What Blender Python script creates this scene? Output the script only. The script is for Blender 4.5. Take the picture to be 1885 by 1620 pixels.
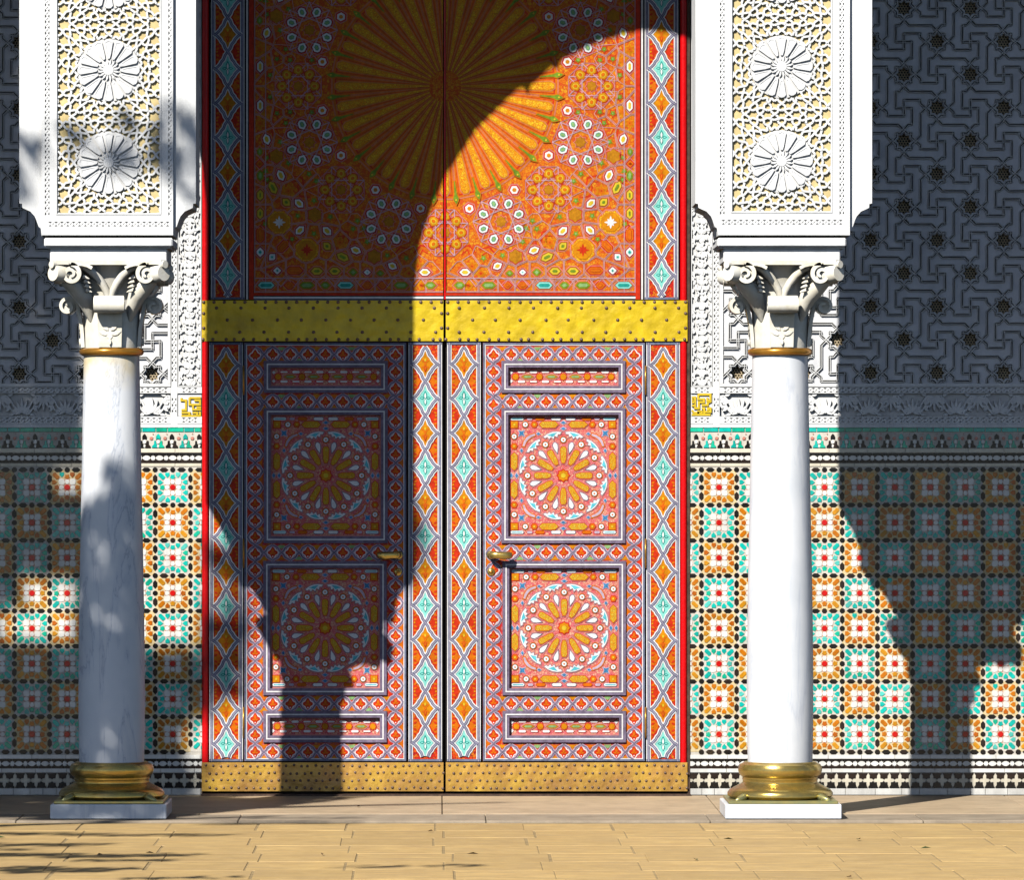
import bpy, math, random
from math import sin, cos, pi, radians, hypot, atan2
from mathutils import Vector, Euler
from mathutils.geometry import delaunay_2d_cdt

random.seed(11)
SC = bpy.context.scene
COL = SC.collection
for o in list(bpy.data.objects):
    bpy.data.objects.remove(o)

# ------------------------------------------------------------------ measures
S = 400.0            # photo pixels per metre on the wall plane (y = 0)
CX, CY, D = 810.0, 881.0, 26.0
ZE = (1465 - CY) / S  # eye height
def W(px, py, y=0.0):
    f = (D + y) / D
    return ((px - CX) / S * f, ZE + (CY - py) / S * f)

# ------------------------------------------------------------------ camera, light
cam = bpy.data.cameras.new('camera')
camo = bpy.data.objects.new('camera', cam)
COL.objects.link(camo)
camo.location = (0, -D, ZE)
camo.rotation_euler = (radians(90), 0, 0)
cam.sensor_width = 36
cam.lens = 36 * D / (1885 / S)
cam.shift_x = (942.5 - CX) / 1885
cam.shift_y = (CY - 810) / 1885
cam.clip_start = 0.5
cam.clip_end = 3000
SC.camera = camo

SUN = Vector((0.532, 1.0, -0.945))     # the way the light travels
world = bpy.data.worlds.new('World')
SC.world = world
world.use_nodes = True
wn = world.node_tree
bg = wn.nodes['Background']
sky = wn.nodes.new('ShaderNodeTexSky')
sky.sky_type = 'NISHITA'
sky.sun_disc = False
sky.air_density = 0.55
sky.dust_density = 0.3
sky.sun_elevation = math.atan2(0.945, hypot(0.532, 1.0))
sky.sun_rotation = math.atan2(-0.532, -1.0) % (2 * pi)
wn.links.new(sky.outputs[0], bg.inputs[0])
bg.inputs[1].default_value = 0.078
sl = bpy.data.lights.new('sun', 'SUN')
sl.energy = 5.0
sl.angle = radians(0.5)
sl.color = (1.0, 0.98, 0.945)
slo = bpy.data.objects.new('sun', sl)
COL.objects.link(slo)
slo.rotation_euler = SUN.to_track_quat('-Z', 'Y').to_euler()
slo.location = (-8, -15, 14)
SC.view_settings.view_transform = 'Standard'
SC.view_settings.look = 'None'
SC.view_settings.gamma = 1
SC.view_settings.use_curve_mapping = False
SC.view_settings.exposure = 0.48
SC.cycles.max_bounces = 6
SC.cycles.diffuse_bounces = 0
SC.cycles.glossy_bounces = 3
SC.cycles.caustics_reflective = False
SC.cycles.caustics_refractive = False

# ------------------------------------------------------------------ materials
def nodes(m):
    m.use_nodes = True
    nt = m.node_tree
    return nt, nt.nodes['Principled BSDF']

def mat(name, col, rough=0.6, metal=0.0, var=0.12, scale=14.0, bump=0.0, bscale=120.0, coat=0.0, rnd=0.0,
        col2=None, spec=0.4, splash=False):
    """noise-varied paint, plaster, metal or glaze"""
    m = bpy.data.materials.new(name)
    nt, p = nodes(m)
    L = nt.links.new
    geo = nt.nodes.new('ShaderNodeNewGeometry')
    nz = nt.nodes.new('ShaderNodeTexNoise')
    nz.inputs['Scale'].default_value = scale
    nz.inputs['Detail'].default_value = 6
    nz.inputs['Roughness'].default_value = 0.65
    L(geo.outputs['Position'], nz.inputs['Vector'])
    ramp = nt.nodes.new('ShaderNodeValToRGB')
    ramp.color_ramp.elements[0].position = 0.3
    ramp.color_ramp.elements[1].position = 0.7
    c = Vector(col)
    c2 = Vector(col2) if col2 else c * (1 - 2 * var)
    ramp.color_ramp.elements[0].color = (*c2, 1)
    ramp.color_ramp.elements[1].color = (*[min(1, x) for x in c * (1 + var * 0.5)], 1)
    L(nz.outputs['Fac'], ramp.inputs['Fac'])
    out = ramp.outputs['Color']
    mpw = nt.nodes.new('ShaderNodeMapping'); mpw.inputs['Scale'].default_value = (7, 7, 1.6)
    L(geo.outputs['Position'], mpw.inputs['Vector'])
    nw = nt.nodes.new('ShaderNodeTexNoise'); nw.inputs['Scale'].default_value = 1.3; nw.inputs['Detail'].default_value = 7; nw.inputs['Roughness'].default_value = 0.7
    L(mpw.outputs['Vector'], nw.inputs['Vector'])
    mw = nt.nodes.new('ShaderNodeMapRange')
    mw.inputs['From Min'].default_value = 0.30; mw.inputs['From Max'].default_value = 0.60
    mw.inputs['To Min'].default_value = 0.80; mw.inputs['To Max'].default_value = 1.0
    L(nw.outputs['Fac'], mw.inputs['Value'])
    sz = nt.nodes.new('ShaderNodeSeparateXYZ'); L(geo.outputs['Position'], sz.inputs[0])
    az = nt.nodes.new('ShaderNodeMath'); az.operation = 'MULTIPLY_ADD'; az.inputs[1].default_value = 0.22
    L(nw.outputs['Fac'], az.inputs[0]); L(sz.outputs['Z'], az.inputs[2])
    dz = nt.nodes.new('ShaderNodeMapRange'); dz.inputs['From Min'].default_value = 0.10; dz.inputs['From Max'].default_value = 0.24
    dz.inputs['To Min'].default_value = 0.72; dz.inputs['To Max'].default_value = 1.0
    L(az.outputs[0], dz.inputs['Value'])
    mz = nt.nodes.new('ShaderNodeMath'); mz.operation = 'MULTIPLY'
    L(mw.outputs['Result'], mz.inputs[0])
    if splash: L(dz.outputs['Result'], mz.inputs[1])
    else: mz.inputs[1].default_value = 1.0
    hw = nt.nodes.new('ShaderNodeHueSaturation')
    L(mz.outputs[0], hw.inputs['Value']); L(out, hw.inputs['Color'])
    out = hw.outputs['Color']
    if rnd:
        oi = nt.nodes.new('ShaderNodeObjectInfo')
        hs = nt.nodes.new('ShaderNodeHueSaturation')
        mr = nt.nodes.new('ShaderNodeMapRange')
        mr.inputs['To Min'].default_value = 1 - rnd
        mr.inputs['To Max'].default_value = 1 + rnd
        L(oi.outputs['Random'], mr.inputs['Value'])
        L(mr.outputs['Result'], hs.inputs['Value'])
        L(out, hs.inputs['Color'])
        out = hs.outputs['Color']
    L(out, p.inputs['Base Color'])
    p.inputs['Roughness'].default_value = rough
    p.inputs['Metallic'].default_value = metal
    p.inputs['Specular IOR Level'].default_value = spec
    p.inputs['Coat Weight'].default_value = coat
    p.inputs['Coat Roughness'].default_value = 0.08
    if bump:
        b = nt.nodes.new('ShaderNodeBump')
        b.inputs['Strength'].default_value = bump
        b.inputs['Distance'].default_value = 0.004
        n2 = nt.nodes.new('ShaderNodeTexNoise')
        n2.inputs['Scale'].default_value = bscale
        n2.inputs['Detail'].default_value = 4
        L(geo.outputs['Position'], n2.inputs['Vector'])
        L(n2.outputs['Fac'], b.inputs['Height'])
        L(b.outputs['Normal'], p.inputs['Normal'])
    return m

def streaky(name, c1, c2, c3):
    """worn paving stone with long fine streaks along x"""
    m = mat(name, c1, 0.7, var=0.12, scale=6, bump=0.35, bscale=45, rnd=0.10, col2=c2)
    nt = m.node_tree; L = nt.links.new
    p = nt.nodes['Principled BSDF']
    src = p.inputs['Base Color'].links[0].from_socket
    geo = nt.nodes.new('ShaderNodeNewGeometry')
    mp = nt.nodes.new('ShaderNodeMapping'); mp.inputs['Scale'].default_value = (2.2, 13, 1)
    L(geo.outputs['Position'], mp.inputs['Vector'])
    n = nt.nodes.new('ShaderNodeTexNoise'); n.inputs['Scale'].default_value = 1.6; n.inputs['Detail'].default_value = 8; n.inputs['Roughness'].default_value = 0.7
    L(mp.outputs['Vector'], n.inputs['Vector'])
    r = nt.nodes.new('ShaderNodeMapRange'); r.inputs['From Min'].default_value = 0.42; r.inputs['From Max'].default_value = 0.68
    L(n.outputs['Fac'], r.inputs['Value'])
    mx = nt.nodes.new('ShaderNodeMix'); mx.data_type = 'RGBA'
    L(r.outputs['Result'], mx.inputs['Factor']); L(src, mx.inputs[6]); mx.inputs[7].default_value = (*c3, 1)
    L(mx.outputs[2], p.inputs['Base Color'])
    return m

def painted(name, cols, scale=90.0, rough=0.5, line=(0.25, 0.01, 0.01)):
    """fine hand-painted filler ornament: cells of a few colours with thin drawn outlines"""
    m = bpy.data.materials.new(name)
    nt, p = nodes(m)
    L = nt.links.new
    geo = nt.nodes.new('ShaderNodeNewGeometry')
    mp = nt.nodes.new('ShaderNodeMapping')
    mp.inputs['Rotation'].default_value = (0.6, 0.3, 0.5)
    L(geo.outputs['Position'], mp.inputs['Vector'])
    v = nt.nodes.new('ShaderNodeTexVoronoi')
    v.inputs['Scale'].default_value = scale
    L(mp.outputs['Vector'], v.inputs['Vector'])
    ve = nt.nodes.new('ShaderNodeTexVoronoi')
    ve.feature = 'DISTANCE_TO_EDGE'
    ve.inputs['Scale'].default_value = scale
    L(mp.outputs['Vector'], ve.inputs['Vector'])
    r = nt.nodes.new('ShaderNodeValToRGB')
    r.color_ramp.interpolation = 'CONSTANT'
    els = r.color_ramp.elements
    while len(els) < len(cols):
        els.new(0.5)
    for i, c in enumerate(cols):
        els[i].position = i / len(cols)
        els[i].color = (*c, 1)
    sep = nt.nodes.new('ShaderNodeSeparateColor')
    L(v.outputs['Color'], sep.inputs[0])
    L(sep.outputs[0], r.inputs['Fac'])
    mx = nt.nodes.new('ShaderNodeMix')
    mx.data_type = 'RGBA'
    mr = nt.nodes.new('ShaderNodeMapRange')
    mr.inputs['From Min'].default_value = 0.02
    mr.inputs['From Max'].default_value = 0.10
    L(ve.outputs['Distance'], mr.inputs['Value'])
    L(mr.outputs['Result'], mx.inputs['Factor'])
    mx.inputs[6].default_value = (*line, 1)
    L(r.outputs['Color'], mx.inputs[7])
    L(mx.outputs[2], p.inputs['Base Color'])
    p.inputs['Roughness'].default_value = rough
    return m

def marble(name, stain_top=None):
    m = bpy.data.materials.new(name)
    nt, p = nodes(m)
    L = nt.links.new
    tc = nt.nodes.new('ShaderNodeNewGeometry')
    mp = nt.nodes.new('ShaderNodeMapping')
    mp.inputs['Rotation'].default_value = (0.0, -0.62, 0.2)
    mp.inputs['Scale'].default_value = (2.2, 1.2, 0.32)
    L(tc.outputs['Position'], mp.inputs['Vector'])
    nz = nt.nodes.new('ShaderNodeTexNoise')
    nz.inputs['Scale'].default_value = 3.2
    nz.inputs['Detail'].default_value = 9
    nz.inputs['Roughness'].default_value = 0.62
    nz.inputs['Distortion'].default_value = 0.5
    L(mp.outputs['Vector'], nz.inputs['Vector'])
    r = nt.nodes.new('ShaderNodeValToRGB')
    e = r.color_ramp.elements
    e[0].position, e[0].color = 0.455, (0.80, 0.795, 0.785, 1)
    e[1].position, e[1].color = 0.56, (0.80, 0.79, 0.77, 1)
    a = e.new(0.492); a.color = (0.70, 0.71, 0.73, 1)
    a = e.new(0.50); a.color = (0.50, 0.52, 0.56, 1) if stain_top else (0.66, 0.66, 0.67, 1)
    a = e.new(0.51); a.color = (0.72, 0.72, 0.73, 1)
    L(nz.outputs['Fac'], r.inputs['Fac'])
    n3 = nt.nodes.new('ShaderNodeTexNoise')
    n3.inputs['Scale'].default_value = 5
    n3.inputs['Detail'].default_value = 5
    L(tc.outputs['Position'], n3.inputs['Vector'])
    mx = nt.nodes.new('ShaderNodeMix'); mx.data_type = 'RGBA'; mx.blend_type = 'MULTIPLY'
    mx.inputs['Factor'].default_value = 1
    r3 = nt.nodes.new('ShaderNodeValToRGB')
    r3.color_ramp.elements[0].position = 0.3; r3.color_ramp.elements[0].color = (0.86, 0.88, 0.9, 1)
    r3.color_ramp.elements[1].position = 0.62; r3.color_ramp.elements[1].color = (1, 1, 1, 1)
    L(n3.outputs['Fac'], r3.inputs['Fac'])
    L(r.outputs['Color'], mx.inputs[6]); L(r3.outputs['Color'], mx.inputs[7])
    out = mx.outputs[2]
    if stain_top:
        sp = nt.nodes.new('ShaderNodeSeparateXYZ')
        L(tc.outputs['Position'], sp.inputs[0])
        mr = nt.nodes.new('ShaderNodeMapRange')
        mr.inputs['From Min'].default_value = stain_top - 0.16
        mr.inputs['From Max'].default_value = stain_top
        L(sp.outputs['Z'], mr.inputs['Value'])
        mm = nt.nodes.new('ShaderNodeMath'); mm.operation = 'MULTIPLY'
        r4 = nt.nodes.new('ShaderNodeMapRange')
        r4.inputs['From Min'].default_value = 0.42; r4.inputs['From Max'].default_value = 0.62
        L(n3.outputs['Fac'], r4.inputs['Value'])
        L(mr.outputs['Result'], mm.inputs[0]); L(r4.outputs['Result'], mm.inputs[1])
        m2 = nt.nodes.new('ShaderNodeMix'); m2.data_type = 'RGBA'
        L(mm.outputs[0], m2.inputs['Factor'])
        L(out, m2.inputs[6])
        m2.inputs[7].default_value = (0.66, 0.50, 0.20, 1)
        out = m2.outputs[2]
    L(out, p.inputs['Base Color'])
    p.inputs['Roughness'].default_value = 0.38
    b = nt.nodes.new('ShaderNodeBump')
    b.inputs['Strength'].default_value = 0.12
    b.inputs['Distance'].default_value = 0.003
    L(n3.outputs['Fac'], b.inputs['Height'])
    L(b.outputs['Normal'], p.inputs['Normal'])
    return m

M = {}
M['plaster'] = mat('carved plaster', (0.80, 0.79, 0.76), 0.8, var=0.05, scale=9, bump=0.25, bscale=160)
M['plaster_in'] = mat('carved plaster ground', (0.74, 0.72, 0.68), 0.85, var=0.06, scale=20)
M['groove_shade'] = mat('painted shade in the strap grooves', (0.16, 0.15, 0.14), 0.9, var=0.3, scale=12)  # near-black colour standing in for shade between the lattice ribs
M['field'] = mat('greyed plaster field', (0.77, 0.76, 0.76), 0.85, var=0.07, scale=7, bump=0.25, bscale=140)
M['tan'] = mat('gilded ochre ground', (0.78, 0.60, 0.27), 0.6, var=0.12, scale=18)
M['grille'] = mat('plaster grille', (0.46, 0.36, 0.22), 0.8, var=0.1)
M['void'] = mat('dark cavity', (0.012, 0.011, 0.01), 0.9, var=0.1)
M['gold'] = mat('gold leaf', (0.72, 0.50, 0.015), 0.45, 0.0, var=0.08, scale=40, spec=0.5)
M['white'] = mat('white glazed tile', (0.80, 0.77, 0.70), 0.22, var=0.06, scale=30, rnd=0.08, coat=0.2, splash=True)
M['cream'] = mat('cream glazed tile', (0.76, 0.68, 0.52), 0.25, var=0.08, scale=35, rnd=0.08, coat=0.2, splash=True)
M['grout'] = mat('zellige grout', (0.66, 0.60, 0.50), 0.8, var=0.10, scale=50, splash=True)
M['grout_y'] = mat('zellige grout stained', (0.72, 0.56, 0.30), 0.8, var=0.10, scale=50)
M['grout_p'] = mat('zellige joint pink', (0.60, 0.33, 0.22), 0.8, var=0.10, scale=50)
M['org'] = mat('amber glaze', (0.58, 0.17, 0.003), 0.2, var=0.14, scale=45, rnd=0.18, coat=0.3)
M['org2'] = mat('burnt amber glaze', (0.50, 0.115, 0.003), 0.2, var=0.14, scale=45, rnd=0.18, coat=0.3)
M['trq'] = mat('turquoise glaze', (0.004, 0.50, 0.40), 0.2, var=0.16, scale=40, rnd=0.18, coat=0.3)
M['trq2'] = mat('green turquoise glaze', (0.006, 0.48, 0.29), 0.2, var=0.16, scale=40, rnd=0.18, coat=0.3)
M['org3'] = mat('yellow amber glaze', (0.64, 0.27, 0.01), 0.2, var=0.14, scale=45, rnd=0.18, coat=0.3)
M['trq3'] = mat('pale turquoise glaze', (0.10, 0.57, 0.47), 0.2, var=0.16, scale=40, rnd=0.18, coat=0.3)
M['blk'] = mat('black glaze', (0.014, 0.011, 0.009), 0.25, var=0.3, scale=40, coat=0.15, spec=0.3, splash=True)
M['blk2'] = mat('brown black glaze', (0.028, 0.016, 0.011), 0.3, var=0.3, scale=40, coat=0.15, spec=0.3)
M['redg'] = mat('red glaze', (0.62, 0.006, 0.004), 0.2, var=0.12, scale=40, coat=0.3)
M['pink'] = mat('pink glaze', (0.62, 0.24, 0.17), 0.3, var=0.12, scale=40, coat=0.2)
M['red'] = mat('scarlet gloss paint', (0.74, 0.002, 0.004), 0.35, var=0.08, scale=30, spec=0.3, bump=0.3, bscale=70, splash=True)
M['brown'] = mat('old brown timber', (0.10, 0.055, 0.035), 0.75, var=0.35, scale=30, bump=0.3)
M['dark'] = mat('shadow gap timber', (0.015, 0.010, 0.010), 0.8, var=0.2)
M['d_org'] = painted('orange painted ground', [(0.58, 0.14, 0.005), (0.60, 0.20, 0.008), (0.54, 0.075, 0.008), (0.58, 0.16, 0.005), (0.60, 0.25, 0.012)], 84, line=(0.46, 0.06, 0.01))
M['d_red'] = painted('red orange painted ground', [(0.60, 0.05, 0.006), (0.62, 0.085, 0.006), (0.52, 0.02, 0.01), (0.60, 0.16, 0.01)], 85)
M['d_salm'] = painted('salmon painted ground', [(0.63, 0.21, 0.16), (0.61, 0.15, 0.12), (0.63, 0.28, 0.18), (0.60, 0.14, 0.15), (0.64, 0.35, 0.22)], 95, line=(0.45, 0.05, 0.07))
M['d_field'] = painted('pink red painted ground', [(0.55, 0.055, 0.03), (0.58, 0.11, 0.02), (0.50, 0.03, 0.04), (0.58, 0.20, 0.05), (0.46, 0.12, 0.12)], 85, line=(0.40, 0.03, 0.05))
M['d_yel'] = painted('amber painted inlay', [(0.68, 0.31, 0.008), (0.72, 0.43, 0.015), (0.68, 0.26, 0.006), (0.66, 0.36, 0.02)], 110, line=(0.45, 0.12, 0.004))
M['d_gold'] = painted('dull gold painted inlay', [(0.58, 0.33, 0.02), (0.62, 0.27, 0.012), (0.56, 0.38, 0.04), (0.60, 0.30, 0.015)], 130, line=(0.36, 0.16, 0.01))
M['d_amber'] = mat('amber paint', (0.66, 0.24, 0.004), 0.45, var=0.16, scale=60)
M['d_orange'] = mat('bright orange paint', (0.66, 0.15, 0.004), 0.45, var=0.14, scale=60)
M['d_scar'] = mat('vermilion paint', (0.62, 0.035, 0.008), 0.45, var=0.18, scale=60)
M['d_brownish'] = mat('ochre brown paint', (0.50, 0.20, 0.006), 0.5, var=0.2, scale=80)
M['d_white'] = mat('white line paint', (0.80, 0.76, 0.72), 0.45, var=0.08, scale=60)
M['d_pinkline'] = mat('pink line paint', (0.60, 0.22, 0.20), 0.5, var=0.12, scale=60)
M['d_salmline'] = mat('salmon line paint', (0.62, 0.19, 0.10), 0.5, var=0.12, scale=60)
M['d_lilac'] = mat('lilac line paint', (0.55, 0.42, 0.50), 0.5, var=0.15, scale=60)
M['d_navy'] = mat('navy grey strap paint', (0.17, 0.19, 0.27), 0.5, var=0.25, scale=50)
M['d_violet'] = mat('violet grey moulding paint', (0.22, 0.17, 0.24), 0.5, var=0.25, scale=50)
M['d_black'] = mat('black line paint', (0.018, 0.016, 0.02), 0.5, var=0.2)
M['d_turq'] = mat('pale turquoise paint', (0.25, 0.66, 0.56), 0.45, var=0.12, scale=60)
M['d_teal'] = mat('teal paint', (0.02, 0.33, 0.27), 0.45, var=0.2, scale=60)
M['d_cyan'] = mat('sky blue paint', (0.12, 0.55, 0.62), 0.45, var=0.2, scale=60)
M['d_blue'] = mat('mid blue paint', (0.05, 0.22, 0.42), 0.45, var=0.2, scale=60)
M['d_green'] = mat('leaf green paint', (0.20, 0.30, 0.02), 0.45, var=0.25, scale=60)
M['d_lgreen'] = mat('light green paint', (0.26, 0.44, 0.16), 0.45, var=0.2, scale=60)
M['d_yellow'] = mat('yellow paint', (0.68, 0.48, 0.03), 0.45, var=0.12, scale=60)
M['brass'] = mat('hammered yellow brass', (0.80, 0.56, 0.006), 0.42, 0.15, var=0.1, scale=9, bump=0.9, bscale=26, col2=(0.52, 0.35, 0.010), spec=0.5)
M['brass2'] = mat('worn kick brass', (0.62, 0.37, 0.045), 0.38, 0.25, var=0.2, scale=9, bump=1.0, bscale=34, col2=(0.46, 0.22, 0.06), spec=0.6, splash=True)
M['rivet'] = mat('rivet metal', (0.20, 0.125, 0.085), 0.4, 0.3, var=0.2)
M['brass3'] = mat('turned brass', (0.58, 0.40, 0.09), 0.24, 0.8, var=0.2, scale=10, bump=0.1, col2=(0.34, 0.26, 0.10), spec=0.6)
M['brass4'] = mat('brown brass', (0.52, 0.24, 0.035), 0.28, 0.6, var=0.2, scale=12)
M['verdi'] = mat('verdigris brass', (0.44, 0.36, 0.12), 0.35, 0.7, var=0.3, scale=26, col2=(0.30, 0.34, 0.18))
M['litter'] = mat('dry leaf', (0.16, 0.085, 0.03), 0.8, var=0.3, scale=9)
M['marble'] = marble('white marble')
M['marble_s'] = marble('white marble shaft', ZE + (CY - 655) / S / 1.0643)
M['marble_c'] = mat('cream carved marble', (0.82, 0.79, 0.71), 0.45, var=0.10, scale=11, bump=0.2, bscale=60, col2=(0.74, 0.66, 0.48))
M['marble_r'] = marble('clean white marble')
M['terrace'] = mat('smooth beige stone', (0.54, 0.40, 0.25), 0.6, var=0.12, scale=3, bump=0.2, bscale=90, rnd=0.05)
M['band'] = mat('grey border stone', (0.38, 0.30, 0.21), 0.7, var=0.15, scale=6, bump=0.3, rnd=0.06)
M['slab'] = streaky('yellow paving stone', (0.57, 0.39, 0.155), (0.50, 0.325, 0.12), (0.38, 0.255, 0.12))
M['joint'] = mat('sanded joint', (0.40, 0.28, 0.13), 0.95, var=0.2)
M['soil'] = mat('beige ground', (0.38, 0.28, 0.17), 0.9, var=0.15, scale=0.7)
M['lawn'] = mat('dark unseen lawn', (0.045, 0.075, 0.02), 0.9, var=0.25, scale=1.5)  # out of view, added in a dark tone to cut bounced light
M['cedar'] = mat('dark cedar ceiling', (0.10, 0.055, 0.03), 0.6, var=0.25, scale=8)
M['bark'] = mat('bark', (0.11, 0.075, 0.05), 0.9, var=0.3, scale=20, bump=0.6)
M['leaf'] = mat('leaf', (0.055, 0.095, 0.025), 0.5, var=0.3, scale=3)

for k_ in M:
    if k_.startswith('d_'):
        M[k_].node_tree.nodes['Principled BSDF'].inputs['Specular IOR Level'].default_value = 0.12
# ------------------------------------------------------------------ object helpers
WL = {}          # world location of every object made
def link(o, parent, wl):
    COL.objects.link(o)
    WL[o.name] = Vector(wl)
    if parent:
        o.parent = parent
        o.location = Vector(wl) - WL[parent.name]
    else:
        o.location = wl
    return o

def thing(name, label, cat, loc=(0, 0, 0), group=None):
    o = bpy.data.objects.new(name, None)
    o.empty_display_size = 0.2
    link(o, None, loc)
    o['label'] = label
    o['category'] = cat
    o['kind'] = 'thing'
    if group:
        o['group'] = group
    return o

class MB:
    """collects faces in metres; local frame: x right, y into the wall, z up"""
    def __init__(s):
        s.v, s.f, s.m, s.mats, s.sm = [], [], [], [], []
    def mi(s, k):
        if k not in s.mats:
            s.mats.append(k)
        return s.mats.index(k)
    def face(s, pts, k, smooth=False):
        i = len(s.v)
        s.v += [tuple(p) for p in pts]
        s.f.append(tuple(range(i, i + len(pts))))
        s.m.append(s.mi(k)); s.sm.append(smooth)
    def raw(s, vs, fs, k, smooth=False):
        i = len(s.v)
        s.v += [tuple(p) for p in vs]
        mi = s.mi(k)
        for f in fs:
            s.f.append(tuple(j + i for j in f)); s.m.append(mi); s.sm.append(smooth)
    def box(s, a, b, k):
        (x0, y0, z0), (x1, y1, z1) = a, b
        vs = [(x0, y0, z0), (x1, y0, z0), (x1, y1, z0), (x0, y1, z0), (x0, y0, z1), (x1, y0, z1), (x1, y1, z1), (x0, y1, z1)]
        s.raw(vs, [(0, 1, 5, 4), (1, 2, 6, 5), (2, 3, 7, 6), (3, 0, 4, 7), (4, 5, 6, 7), (3, 2, 1, 0)], k)
    def bbox(s, a, b, k, e):
        """box with bevelled edges"""
        (x0, y0, z0), (x1, y1, z1) = a, b
        vs, idx = [], {}
        for sx in (0, 1):
            for sy in (0, 1):
                for sz in (0, 1):
                    x, y, z = (x0, x1)[sx], (y0, y1)[sy], (z0, z1)[sz]
                    dx, dy, dz = (e, -e)[sx], (e, -e)[sy], (e, -e)[sz]
                    for ax, q in enumerate([(x, y + dy, z + dz), (x + dx, y, z + dz), (x + dx, y + dy, z)]):
                        idx[(sx, sy, sz, ax)] = len(vs); vs.append(q)
        fs = []
        for ax in range(3):
            for sd in (0, 1):
                ring = []
                for u, w in ((0, 0), (1, 0), (1, 1), (0, 1)):
                    c = [0, 0, 0]; c[ax] = sd
                    o1, o2 = [i for i in range(3) if i != ax]
                    c[o1], c[o2] = u, w
                    ring.append(idx[(*c, ax)])
                fs.append(ring)
        for ax in range(3):
            o1, o2 = [i for i in range(3) if i != ax]
            for u in (0, 1):
                for w in (0, 1):
                    q = []
                    for sd in (0, 1):
                        c = [0, 0, 0]; c[ax] = sd; c[o1] = u; c[o2] = w
                        q.append((idx[(*c, o1)], idx[(*c, o2)]))
                    fs.append((q[0][0], q[1][0], q[1][1], q[0][1]))
        for sx in (0, 1):
            for sy in (0, 1):
                for sz in (0, 1):
                    fs.append([idx[(sx, sy, sz, a)] for a in range(3)])
        cen = Vector(((x0 + x1) / 2, (y0 + y1) / 2, (z0 + z1) / 2))
        out = []
        for f in fs:
            P = [Vector(vs[i]) for i in f]
            n = (P[1] - P[0]).cross(P[2] - P[0])
            mid = sum(P, Vector()) / len(P)
            out.append(tuple(f) if n.dot(mid - cen) > 0 else tuple(reversed(f)))
        s.raw(vs, out, k)
    # -------- flat work: points in px (x right, y down), height h in metres towards the viewer
    def poly(s, pts, h, k, th=0.0, sc=1 / S, bev=0.0, kside=None):
        P = [(x * sc, -y * sc) for x, y in pts]
        a = sum(P[i - 1][0] * P[i][1] - P[i][0] * P[i - 1][1] for i in range(len(P)))
        if a < 0:
            P.reverse()
        top = P
        if bev:
            top = offset(P, -bev * sc)
            e = bev * sc * 0.7
            n = len(P)
            vs = [(x, -h, z) for x, z in top] + [(x, -h + e, z) for x, z in P]
            s.raw(vs, [(j, j + n, (j + 1) % n + n, (j + 1) % n) for j in range(n)], kside or k)
            base = h - e
        else:
            base = h
        s.face([(x, -h, z) for x, z in top], k)
        if th:
            n = len(P)
            vs = [(x, -base, z) for x, z in P] + [(x, -base + th, z) for x, z in P]
            s.raw(vs, [(j, j + n, (j + 1) % n + n, (j + 1) % n) for j in range(n)], kside or k)
    def rect(s, x0, y0, x1, y1, h, k, th=0.0, sc=1 / S, bev=0.0):
        s.poly([(x0, y0), (x1, y0), (x1, y1), (x0, y1)], h, k, th, sc, bev)
    def ribbon(s, pts, w, h, k, th=0.0, sc=1 / S, closed=False, w2=None):
        n = len(pts)
        if n < 2:
            return
        Ls, Rs = [], []
        for i, (x, y) in enumerate(pts):
            if closed:
                a, b = pts[i - 1], pts[(i + 1) % n]
            else:
                a, b = pts[max(0, i - 1)], pts[min(n - 1, i + 1)]
            d1 = (x - a[0], y - a[1]); d2 = (b[0] - x, b[1] - y)
            l1, l2 = hypot(*d1) or 1e-9, hypot(*d2) or 1e-9
            if not closed and i == 0: d1, l1 = d2, l2
            if not closed and i == n - 1: d2, l2 = d1, l1
            n1 = (-d1[1] / l1, d1[0] / l1); n2 = (-d2[1] / l2, d2[0] / l2)
            mx, my = n1[0] + n2[0], n1[1] + n2[1]
            q = max(0.35, (mx * mx + my * my) / 2)
            ww = w if w2 is None else w + (w2 - w) * i / (n - 1)
            ox, oy = mx / q * ww / 2, my / q * ww / 2
            Ls.append((x + ox, y + oy)); Rs.append((x - ox, y - oy))
        m = n if closed else n - 1
        vs, fs = [], []
        for A in (Ls, Rs):
            vs += [(x * sc, -h, -y * sc) for x, y in A]
        if th:
            for A in (Ls, Rs):
                vs += [(x * sc, -h + th, -y * sc) for x, y in A]
        for i in range(m):
            j = (i + 1) % n
            fs.append((i, j, n + j, n + i))
            if th:
                fs.append((j, i, 2 * n + i, 2 * n + j))
                fs.append((n + i, n + j, 3 * n + j, 3 * n + i))
        if th and not closed:
            fs.append((0, n, 3 * n, 2 * n)); e = n - 1
            fs.append((n + e, e, 2 * n + e, 3 * n + e))
        s.raw(vs, fs, k)
    def ridge(s, a, b, w, h, hh, k, sc=1 / S):
        """a carved fillet: trapezoid bar from a to b"""
        dx, dy = b[0] - a[0], b[1] - a[1]
        l = hypot(dx, dy)
        if l < 0.3: return
        ux, uy = dx / l, dy / l
        nx, ny = -uy, ux
        a = (a[0] - ux * w * .3, a[1] - uy * w * .3); b = (b[0] + ux * w * .3, b[1] + uy * w * .3)
        vs = []
        for p in (a, b):
            for o, z in ((-.5, h - hh), (-.2, h), (.2, h), (.5, h - hh)):
                vs.append(((p[0] + nx * o * w) * sc, -z, -(p[1] + ny * o * w) * sc))
        fs = [(0, 4, 5, 1), (1, 5, 6, 2), (2, 6, 7, 3), (3, 2, 1, 0), (4, 5, 6, 7)]
        s.raw(vs, fs, k)
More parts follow.
